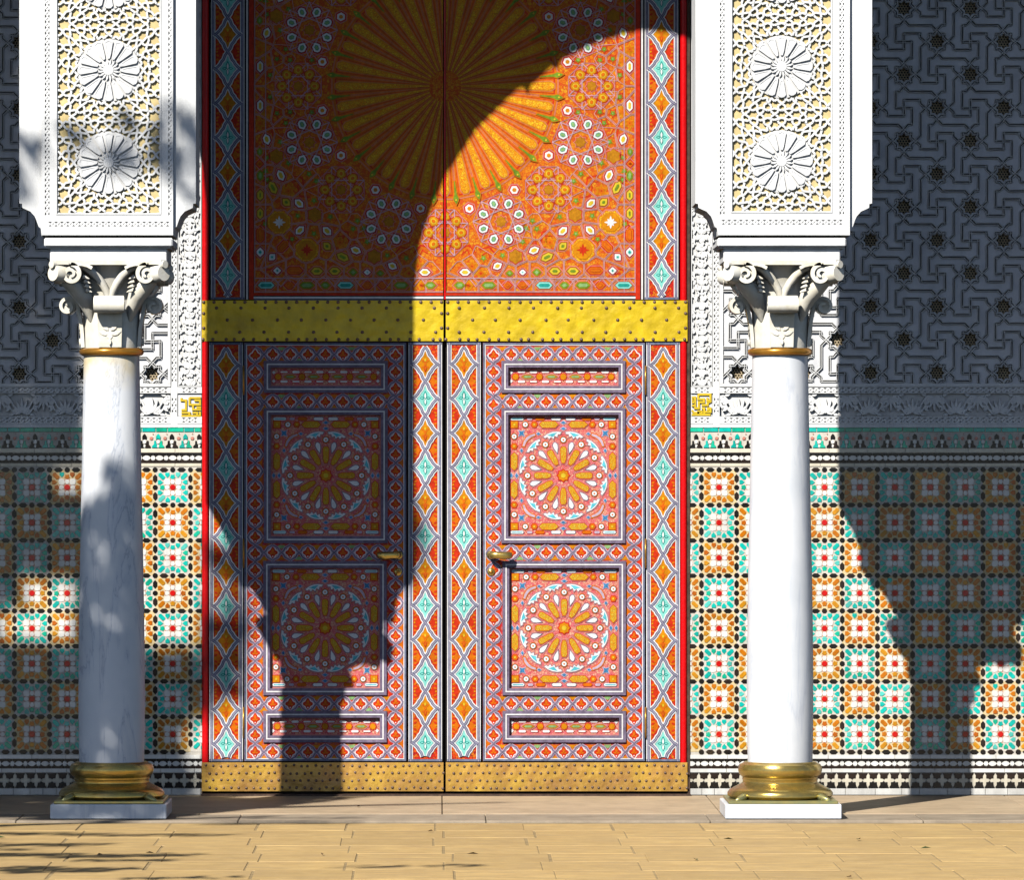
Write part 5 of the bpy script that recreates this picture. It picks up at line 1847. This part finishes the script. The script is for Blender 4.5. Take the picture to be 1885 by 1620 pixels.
def arcade_pier(side):
    right = side > 0
    cxi = 1442.8 if right else 198.0        # image px of the pier axis
    ucx, _ = uw(cxi, 0)
    label = ('white carved pier with lattice panel above the right column, fully sunlit' if right
             else 'white carved pier with lattice panel above the left column, flecked with tree shade')
    f = (D + PF) / D
    root = thing('arcade_pier', label, 'pier', (W(cxi, 0, PF)[0], PF, W(0, 430, PF)[1]), 'carved piers of the arcade')
    O = WL[root.name]
    sc = 1 / S
    # ---- wing wall with both half arches, in wall-scale px around the pier axis
    half = 162.5 / KF
    def prof(sx):
        # corbel steps at the foot, then the side, then the arch to its crown
        w = lambda dx, y: (ucx + sx * dx / KF, uw(0, y)[1])
        foot = [w(121.5, 434), w(123, 420), w(127, 417), w(131, 405), w(134, 398), w(142, 389), (w(153, 384)), w(157, 382), w(157.5, 375), w(162.5, 374)]
        up = []
        for x, y in arch_l[1:]:
            up.append((ucx + sx * (x - arch_l[0][0] + half), y))
        return foot + up
    L, R = prof(-1), prof(1)
    top = -1010
    mid = (R[-1][0] + L[-1][0]) / 2
    outline = list(reversed(L)) + R + [(R[-1][0], top), (L[-1][0], top)]
    orig = (ucx, CY)
    b = MB()
    b.plate([(x - ucx, y - CY) for x, y in outline], [], 0, 'plaster', PB - PF)
    obj('arch_wall', b, root, (W(ucx, 0)[0], PF, ZE))
    # ---- proud panel slab
    q = f / S                                  # metres per image px at the front plane
    def P(name, b, dy=0.0, **k): return obj(name, b, root, Vector((O.x, PF + dy, ZE)), **k)
    def sh(x, y): return ((x - cxi), (y - CY))
    hw = 121.0
    TOPY = -150
    cy0 = 297.0 if right else 299.5
    lat = (cxi - 93 - 4.3, TOPY, cxi + 93 - 4.3, 391.5) if right else (104, TOPY, 297, 395)
    lc = (lat[0] + lat[2]) / 2
    per = 174.4 if right else 170.5
    sl = [sh(cxi - hw, 433), sh(cxi + hw, 433), sh(cxi + hw, TOPY), sh(cxi - hw, TOPY)]
    dots = []
    bx0, bx1 = lat[0] - 23, lat[0] - 11
    for a, c in ((lat[0] - 22.5, lat[0] - 10.5), (lat[2] + 11.5, lat[2] + 23.5)):
        dots += dots_v(a, c, TOPY + 4, lat[3] + 8, 10.4)
    dots += dots_h(lat[0] - 22.5, lat[2] + 23.5, lat[3] + 11.5, lat[3] + 23.5, 10.8)
    dots = [d for d in dots if all(cxi - hw + 1.5 < x < cxi + hw - 1.5 for x, y in d)]
    b = MB()
    hole = rects(*lat)
    b.plate(sl, [[sh(*p) for p in hole]] + [[sh(*p) for p in d] for d in dots], 0.022, 'plaster', 0.0225, q)
    for r_ in ((cxi - hw + 1, TOPY + 1, lat[0], 432), (lat[2], TOPY + 1, cxi + hw - 1, 432), (lat[0], lat[3], lat[2], 432)):
        b.rect(*sh(*r_[:2]), *sh(*r_[2:]), 0.010, 'plaster_in', 0, q)
    P('panel_slab', b)
    b = MB()
    b.frame(*sh(lat[0], lat[1]), *sh(lat[2], lat[3]), 1.6, 0.025, 'plaster', 0.004, q)
    P('panel_fillet', b)
    # interlaced strapwork over a gilded ground
    b = MB()
    b.frame(*sh(lat[0] + .2, lat[1] + .2), *sh(lat[2] - .2, lat[3] - .2), 2.6, 0.0200, 'plaster', 0.018, q)
    rn = random.Random(77 + side)
    for a_, c_ in strapwork(lc, cy0, per, *lat):
        b.ribbon([sh(*a_), sh(*c_)], 3.9, 0.0180 + rn.uniform(-.0020, .0016), 'plaster', 0.017, q)
    P('lattice_straps', b, kind='stuff')
    b = MB(); b.rect(*sh(lat[0], lat[1]), *sh(lat[2], lat[3]), 0.0066, 'tan', 0, q)
    P('gilded_ground', b)
    # rosettes
    pm = MB()
    p = [(21, -1.9), (30, -4.4), (44, -6.6), (52, -8.0), (56, -4.4), (57, 0), (56, 4.4), (52, 8.0), (44, 6.6), (30, 4.4), (21, 1.9)]
    pm.plate(p, [[(27, -1.4), (34, -3.0), (44, -4.6), (51, -5.6), (53.5, 0), (51, 5.6), (44, 4.6), (34, 3.0), (27, 1.4)]], 0.0042, 'plaster', 0.006, q)
    pm.poly([(27, -1.4), (34, -3.0), (44, -4.6), (51, -5.6), (53.5, 0), (51, 5.6), (44, 4.6), (34, 3.0), (27, 1.4)], 0.0024, 'plaster', 0, q)
    pme = pm.mesh('petal')
    for j in range(3):
        cy = cy0 - j * per
        c = Vector((O.x + (lc - cxi) * q, PF - 0.0185, ZE + (CY - cy) * q))
        rb = MB()
        rb.poly(ngon(32, 58), -0.004, 'plaster_in', 0.002, q)
        rb.poly(ngon(24, 9.5), 0.007, 'plaster', 0.011, q, bev=0.8)
        for i in range(16):
            t = (i + .5) * pi / 8
            rb.poly(xf([(8.5, -1.2), (15, -1.9), (21, 0), (15, 1.9), (8.5, 1.2)], 0, 0, t), 0.005 + .0004 * (i % 2), 'plaster', 0.009, q)
        ro = obj('rosette', rb, root, c)
        for i in range(16):
            t = i * pi / 8
            o = obj('petal', None, ro, c + Vector((0, -.0006 * (i % 2), 0)), me=pme)
            o.rotation_euler = (0, t, 0)
    # impost mouldings
    def blk(x0, y0, x1, y1, yf, yb, bev=0.004):
        fq = (D + yf) / D / S
        bb = MB()
        X0, X1 = (x0 - CX) * fq - O.x, (x1 - CX) * fq - O.x
        bb.bbox((X0, yf, (CY - y1) * fq), (X1, yb, (CY - y0) * fq), 'plaster', bev)
        return obj('impost', bb, root, (O.x, 0, ZE))
    c2 = cxi + (1.5 if not right else -3.5)
    blk(c2 - 118.5, 437.5, c2 + 118.5, 454, PF - 0.016, PB + .03, 0.006)
    blk(c2 - 107.5, 456.5, c2 + 107.5, 483, PF + 0.012, PB + .005, 0.004)
    blk(c2 - 114, 453, c2 + 114, 457.5, PF + 0.002, PB + .02, 0.002)
    # roof-side return of the wing so that the underside reads thick
    return root
pierR = arcade_pier(1)
pierL = arcade_pier(-1)
# the ends of the arcade beyond the picture, and the portico roof
b = MB()
xs0 = W(uw(198, 0)[0], 0)[0] - 1161 / S * 1.5
b.box((-6.6, PF, 0), (W(uw(198, 0)[0], 0)[0] - 2.45, PB, 6.2), 'plaster')
b.box((W(uw(1442.8, 0)[0], 0)[0] + 2.45, PF, 0), (6.9, PB, 6.2), 'plaster')
t = thing('arcade_end_wall', 'plain white end walls closing the arcade beyond the picture', 'wall', (0, PF, 0))
obj('end_wall', b, t, (0, 0, 0))
b = MB(); b.box((-6.6, PF - 0.12, 6.2), (6.9, 0.35, 6.45), 'cedar'); b.box((-6.6, 0.34, 5.9), (6.9, 0.36, 6.2), 'plaster')
struct('roof', b)

# ================================================================== COLUMNS
AY = -1.57
KA = D / (D + AY)
q = 1 / S / KA
def zc(py): return ZE + (CY - py) * q
def spiral2d(cx, cz, r0, turns, th, start, sgn=1, r1=2.0, n=40):
    """centre line of a scroll from outside in"""
    pts = []
    for i in range(n + 1):
        t = i / n
        r = r0 + (r1 - r0) * t
        a = start + sgn * turns * 2 * pi * t
        pts.append((cx + r * cos(a), cz + r * sin(a)))
    return pts
def extrude_ribbon(b, pts, th, lo, hi, axis, k, thf=None):
    """ribbon of thickness th in a plane, extruded along an axis between lo and hi; mapping by axis function"""
    n = len(pts)
    A, B = [], []
    for i, (x, z) in enumerate(pts):
        a, c = pts[max(0, i - 1)], pts[min(n - 1, i + 1)]
        dx, dz = c[0] - a[0], c[1] - a[1]
        l = hypot(dx, dz) or 1
        t = th if thf is None else thf(i / (n - 1))
        A.append((x - dz / l * t / 2, z + dx / l * t / 2)); B.append((x + dz / l * t / 2, z - dx / l * t / 2))
    vs = []
    for e in (lo, hi):
        for ring in (A, B):
            for i, p in enumerate(ring):
                ee = e(i / (n - 1)) if callable(e) else e
                vs.append(axis(p[0], p[1], ee))
    fs = []
    for i in range(n - 1):
        a0, a1, b0, b1 = i, i + 1, n + i, n + i + 1
        c0, c1, d0, d1 = 2 * n + i, 2 * n + i + 1, 3 * n + i, 3 * n + i + 1
        fs += [(a0, a1, b1, b0), (c1, c0, d0, d1), (a1, a0, c0, c1), (b0, b1, d1, d0)]
    fs += [(0, n, 3 * n, 2 * n), (n - 1, 3 * n - 1, 4 * n - 1, 2 * n - 1)]
    b.raw(vs, fs, k, True)

def volute_mesh():
    """corner volute: two scrolls meeting at right angles, for the front-left corner"""
    b = MB()
    zcen = 508
    for swap in (False, True):
        if not swap: ax = lambda u, v, e: (u * q, e * q, (CY - v) * q)      # scroll face looks along -y
        else: ax = lambda u, v, e: (e * q, u * q, (CY - v) * q)
        # py axis is downwards: work with v = py
        sp = spiral2d(-69, zcen, 18.5, 1.5, 8, -pi * .55, 1, 3.5)
        stem = [(-30, 497), (-38, 492.5), (-48, 490), (-58, 489.5)]
        extrude_ribbon(b, stem + sp, 7.5, -101, -60, ax, 'marble_c', lambda t: 6.0 if t < .1 else 8.2 - 3.4 * t)
        # core drum
        n = 20
        ring = [(-69 + 14.5 * cos(2 * pi * i / n), zcen + 14.5 * sin(2 * pi * i / n)) for i in range(n)]
        vs = [ax(u, v, -94.5) for u, v in ring] + [ax(u, v, -52) for u, v in ring]
        fs = [(i, (i + 1) % n, n + (i + 1) % n, n + i) for i in range(n)] + [tuple(range(n - 1, -1, -1))]
        b.raw(vs, fs, 'marble_c')
    # corner mass under the abacus and knob
    b.tube([(-66 * q, -66 * q, (CY - 508) * q), (-92 * q, -92 * q, (CY - 507) * q), (-101 * q, -101 * q, (CY - 506) * q)], [17.5 * q, 17 * q, 14.5 * q], 'marble_c', 16)
    b.tube([(-86 * q, -86 * q, (CY - 491) * q), (-104 * q, -104 * q, (CY - 490.5) * q)], [8.0 * q, 7 * q], 'marble_c', 12)
    # support under the scroll, sweeping in to the bell
    b.tube([(-84 * q, -84 * q, (CY - 515) * q), (-66 * q, -66 * q, (CY - 528) * q), (-50 * q, -50 * q, (CY - 545) * q), (-40 * q, -40 * q, (CY - 568) * q), (-35 * q, -35 * q, (CY - 592) * q)],
           [9 * q, 16 * q, 17 * q, 13 * q, 4 * q], 'marble_c', 12)
    # small acanthus teeth beside the scroll
    for i in range(4):
        for sw in (0, 1):
            x, y, z = -47 + i * 1.5, -80 + i * 3, 512 + i * 8
            P = (x, y) if not sw else (y, x)
            Q = (x + 11, y - 1) if not sw else (y - 1, x + 11)
            b.tube([(P[0] * q, P[1] * q, (CY - z) * q), (Q[0] * q, Q[1] * q, (CY - z - 4) * q)], [4.5 * q, .8 * q], 'marble_c', 7)
    # stalk bands sweeping from the scroll to the middle of the face
    for sw in (0, 1):
        path = [(-64, -90, 492), (-50, -84, 492), (-36, -77, 499), (-24, -71, 510), (-14, -66, 523), (-6, -63, 537), (-2, -61, 552)]
        path = [((x, y) if not sw else (y, x)) + (z,) for x, y, z in path]
        b.tube([(x * q, y * q, (CY - z) * q) for x, y, z in path], [5 * q, 7 * q, 8 * q, 8 * q, 7.5 * q, 7 * q, 6 * q], 'marble_c', 10)
    return b.mesh('volute', 40)
def curl_leaf_mesh():
    """lower leaf: rises from the collar and rolls over outwards (front face of the bell, towards -y)"""
    b = MB()
    ax = lambda r, v, e: (e * q, -r * q, (CY - v) * q)
    sp = spiral2d(79, 565, 18.0, 1.35, 6, -pi * .98, 1, 3.5)
    stem = [(51.5, 640), (52.5, 622), (54, 604), (56.5, 588), (59, 576)]
    wid = lambda t: 21 + 7 * min(1, t * 3)
    extrude_ribbon(b, stem + sp, 6, lambda t: -wid(t), wid, ax, 'marble_c', lambda t: 6.6 - 1.8 * t)
    n = 18
    ring = [(79 + 14.0 * cos(2 * pi * i / n), 565 + 14.0 * sin(2 * pi * i / n)) for i in range(n)]
    vs = [ax(u, v, -22) for u, v in ring] + [ax(u, v, 22) for u, v in ring]
    b.raw(vs, [(i, (i + 1) % n, n + (i + 1) % n, n + i) for i in range(n)] + [tuple(range(n - 1, -1, -1)), tuple(range(n, 2 * n))], 'marble_c')
    return b.mesh('curled_leaf', 40)
def acanthus_mesh():
    """small pendant leaf in relief on the bell, below the curl"""
    b = MB()
    lobes = [(0, 628, 26, 13, -pi / 2), (-3, 618, 19, 8, pi + .35), (3, 618, 19, 8, -.35), (-2, 610, 17, 8, pi + .75), (2, 610, 17, 8, -.75), (0, 637, 14, 6, -pi / 2)]
    for i, (x, y, l, w, a) in enumerate(lobes):
        pts = leafp(x, y - CY, l, w, a)
        b.poly(pts, (57.2 + .5 * i) * q, 'marble_c', 0.012, q, bev=.8)
    return b.mesh('pendant_leaf')
VOL, CURL, ACA = volute_mesh(), curl_leaf_mesh(), acanthus_mesh()

def column(side):
    right = side > 0
    px = 1436 if right else 205.5
    label = ('sunlit white marble column on a bright brass base, right of the door' if right
             else 'white marble column with dark brass base in dappled shade, left of the door')
    x = (px - CX) * q
    root = thing('marble_column', label, 'column', (x, AY, 0), 'marble columns of the arcade')
    O = WL[root.name]
    b = MB()
    e = 106 * q
    b.bbox((-e, -e, 0.0), (e, e, zc(1475.5)), 'marble', 0.004)
    obj('plinth', b, root, O)
    b = MB()
    pr = [(60.0, 1402), (66, 1402.5), (69, 1405), (74, 1407), (76.8, 1412), (77.2, 1418), (75.5, 1425), (71, 1429.5), (69.5, 1430.5), (69.2, 1433), (70, 1434), (68.6, 1437), (69, 1440), (72.5, 1442.5), (76, 1444), (80, 1446.5), (87, 1450), (93.5, 1454), (97, 1459), (97, 1464), (93, 1468), (88, 1470)]
    pr = [(r * q, zc(y)) for r, y in reversed(pr)]
    b.lathe(pr, 'brass3', 64)
    base = obj('base_moulding', b, root, O, angle=35)
    b = MB()
    e2 = 100 * q
    b.bbox((-e2, -e2, zc(1475.2)), (e2, e2, zc(1469.5)), 'verdi', 0.003)
    obj('base_plate', b, root, O)
    for i in range(4):
        b = MB()
        a = pi / 4 + i * pi / 2
        p = lambda r, py: (r * cos(a) * q, r * sin(a) * q, zc(py))
        b.tube([p(90, 1461), p(101, 1464.5), p(113, 1468), p(122, 1470)], [5 * q, 7 * q, 5.5 * q, 2.5 * q], 'verdi', 10)
        obj('corner_spur', b, root, O)
    b = MB()
    sh_ = [(51.2, 655), (51.8, 690), (53.0, 760), (54.6, 850), (56.6, 950), (58.6, 1050), (60.2, 1150), (61.0, 1240), (61.0, 1320), (60.2, 1380), (59.5, 1404)]
    b.lathe([(r * q, zc(y)) for r, y in reversed(sh_)], 'marble_r' if right else 'marble_s', 64)
    obj('shaft', b, root, O)
    b = MB()
    b.lathe([((53 + 6.5 * cos(t)) * q, zc(648 - 6.8 * sin(t))) for t in [(-pi / 2 + pi * i / 10) for i in range(11)]] , 'brass4', 64)
    b.lathe([(48 * q, zc(656)), (54 * q, zc(655.4))], 'brass4', 48)
    obj('collar', b, root, O, angle=50)
    # capital
    b = MB()
    bell = [(50.5, 644), (51, 620), (51.5, 595), (52.5, 570), (55, 548), (60, 528), (67, 510), (75, 497), (84, 489)]
    b.lathe([(r * q, zc(y)) for r, y in bell], 'marble_c', 64)
    ab = []
    for i in range(4):                       # concave-sided abacus
        for t in range(9):
            u = -1 + 2 * t / 8
            d = 104 - 26 * (1 - u * u) * .55
            xx, yy = u * 96, -d
            if abs(u) == 1: pass
            a = i * pi / 2
            ab.append((xx * cos(a) - yy * sin(a), xx * sin(a) + yy * cos(a)))
    n = len(ab)
    vs = [(u * q, v * q, zc(490.5)) for u, v in ab] + [(u * q, v * q, zc(482.4)) for u, v in ab]
    b.raw(vs, [(i, (i + 1) % n, n + (i + 1) % n, n + i) for i in range(n)] + [tuple(range(n, 2 * n)), tuple(range(n - 1, -1, -1))], 'marble_c')
    cap = obj('capital', b, root, O, angle=40)
    for i in range(4):
        obj('volute', None, cap, O + Vector((0, 0, ZE)), me=VOL, rot=(0, 0, i * pi / 2))
        obj('curled_leaf', None, cap, O + Vector((0, 0, ZE)), me=CURL, rot=(0, 0, i * pi / 2))
        obj('pendant_leaf', None, cap, O + Vector((0, 0, ZE)), me=ACA, rot=(0, 0, i * pi / 2))
    return root
colR = column(1)
colL = column(-1)

# ================================================================== TREE in the court (its shade falls on the left side)
def shade_tree():
    rn = random.Random(5)
    root = thing('leafy_tree', 'dense leafy tree in the court shading the left side of the arcade', 'tree', (-6.2, -7.6, -0.06))
    O = WL[root.name]
    b = MB()
    trunk = [(0, 0, 0), (0.05, 0.02, 1.2), (-.03, .05, 2.6), (.12, .02, 4.0), (.35, .1, 5.4), (.6, .2, 6.8), (.7, .3, 8.4)]
    b.tube(trunk, [.26, .22, .20, .17, .13, .09, .03], 'bark', 12)
    obj('trunk', b, root, O)
    limbs = [((.1, .03, 3.6), (1.2, .4, 4.6), (2.6, .6, 5.2)), ((.2, .05, 4.4), (-.9, .4, 5.4), (-1.6, .9, 6.2)), ((.35, .1, 5.4), (1.5, -.2, 6.4), (2.6, -.3, 7.0)), ((.5, .15, 6.2), (-.2, 1.0, 7.4), (-.4, 1.5, 8.2)), ((.1, .03, 3.8), (.6, -.9, 4.8), (1.3, -1.4, 5.4))]
    for l in limbs:
        b = MB(); b.tube(l, [.10, .06, .02], 'bark', 8)
        obj('limb', b, root, O)
    # leaves: sprays of leaves on the sight lines between the sun and the shaded patches
    REG = []   # (u0, v0, u1, v1, leaves per square metre, L range) in wall-scale px on the column plane
    def reg(u0, v0, u1, v1, den, L=(4.3, 6.2)): REG.append((u0, v0, u1, v1, den, L))
    reg(-760, -760, -182, 266, 900)
    reg(-760, 266, -236, 318, 900)
    reg(-760, 318, -182, 466, 900)
    reg(-760, 466, -340, 592, 900)
    reg(-345, 466, -296, 520, 900)
    reg(-760, 594, -150, 900, 900)
    reg(-150, 606, 6, 880, 800)
    reg(6, 600, 50, 720, 600)
    reg(6, 800, 60, 880, 300)
    reg(40, 540, 120, 690, 450)
    reg(40, 410, 125, 540, 150)
    reg(130, 960, 370, 1560, 600)
    reg(250, 900, 370, 960, 260)
    reg(-760, 900, 130, 1480, 700)
    reg(110, 357, 160, 475, 150)
    reg(160, 360, 300, 440, 80)
    reg(290, 320, 400, 430, 150)
    reg(390, 310, 452, 480, 170)
    # broken shade on the pavement
    for _ in range(8):
        u = rn.uniform(-500, 700); v = rn.uniform(1480, 2300)
        if u - (v - 1480) * .56 > 330: continue
        reg(u - 170, v - 26, u + 150, v + 26, 150, (8.2, 10.0))
    def floor_reg(p0, p1, py, thick, den):
        yw = 584 * 26 / (py - CY) - 26
        dy = AY - yw
        f = (26 + yw) / 26
        v = 1465 + .945 * dy * S
        dv = .945 * thick * S
        u0, u1 = (CX + (p - CX) * f + .532 * dy * S for p in (p0, p1))
        n = max(2, int((u1 - u0) / 60))
        for i in range(n):                    # wavering edge
            a, c = u0 + (u1 - u0) * i / n, u0 + (u1 - u0) * (i + 1.15) / n
            o = rn.uniform(-.25, .25) * dv
            reg(a, v - dv / 2 + o, c, v + dv / 2 + o, den * (1 - .5 * i / n), (6.8, 8.2))
    for a in ((-120, 190, 1532, .16, 330), (190, 420, 1534, .12, 260), (-120, 160, 1553, .22, 330), (-120, 340, 1571, .20, 360), (140, 310, 1580, .10, 260),
              (-120, 230, 1597, .26, 380), (640, 880, 1590, .16, 120), (380, 640, 1513, .10, 360), (300, 700, 1506, .06, 200), (-100, 120, 1502, .26, 520), (-100, 90, 1485, .3, 500), (230, 420, 1612, .12, 160)):
        floor_reg(*a)
    b = MB()
    vs, fs = [], []
    def leaf(p):
        n = Vector((rn.uniform(-1, 1), rn.uniform(-1, 1), rn.uniform(-.6, 1))) + Vector((-.3, -.6, .55))
        n.normalize()
        t = n.orthogonal().normalized()
        t.rotate(Euler((0, 0, rn.uniform(0, 6.3)))) if False else None
        a = rn.uniform(0, 2 * pi)
        bt = n.cross(t)
        u = t * cos(a) + bt * sin(a); w = n.cross(u)
        l, h = rn.uniform(.075, .12), rn.uniform(.035, .055)
        i = len(vs)
        vs.extend([p - u * l * .5, p - u * l * .1 + w * h * .5 + n * .008, p + u * l * .5, p - u * l * .1 - w * h * .5 + n * .008])
        fs.append((i, i + 1, i + 2, i + 3))
    for u0, v0, u1, v1, den, Lr in REG:
        area = (u1 - u0) * (v1 - v0) / S / S
        for _ in range(int(area * den * 3.2)):
            u, v = rn.uniform(u0, u1), rn.uniform(v0, v1)
            Lp = rn.uniform(*Lr)
            x, z = (u - CX) / S, (1465 - v) / S
            leaf(Vector((x - .532 * Lp, AY - Lp, z + .945 * Lp)) - O)
    # ordinary rest of the crown, away from the picture
    for c, r, n in (((-1.6, .5, 6.2), 1.2, 1500), ((-.6, -.6, 5.2), 1.1, 1200), ((-.3, 1.2, 8.4), 1.0, 1200), ((-1.8, -.2, 7.6), 1.1, 1300)):
        for _ in range(n):
            d = Vector((rn.gauss(0, 1), rn.gauss(0, 1), rn.gauss(0, 1))).normalized() * r * rn.random() ** .45
            leaf(Vector(c) + d)
    b.raw(vs, fs, 'leaf')
    obj('crown', b, root, O)
    return root
shade_tree()
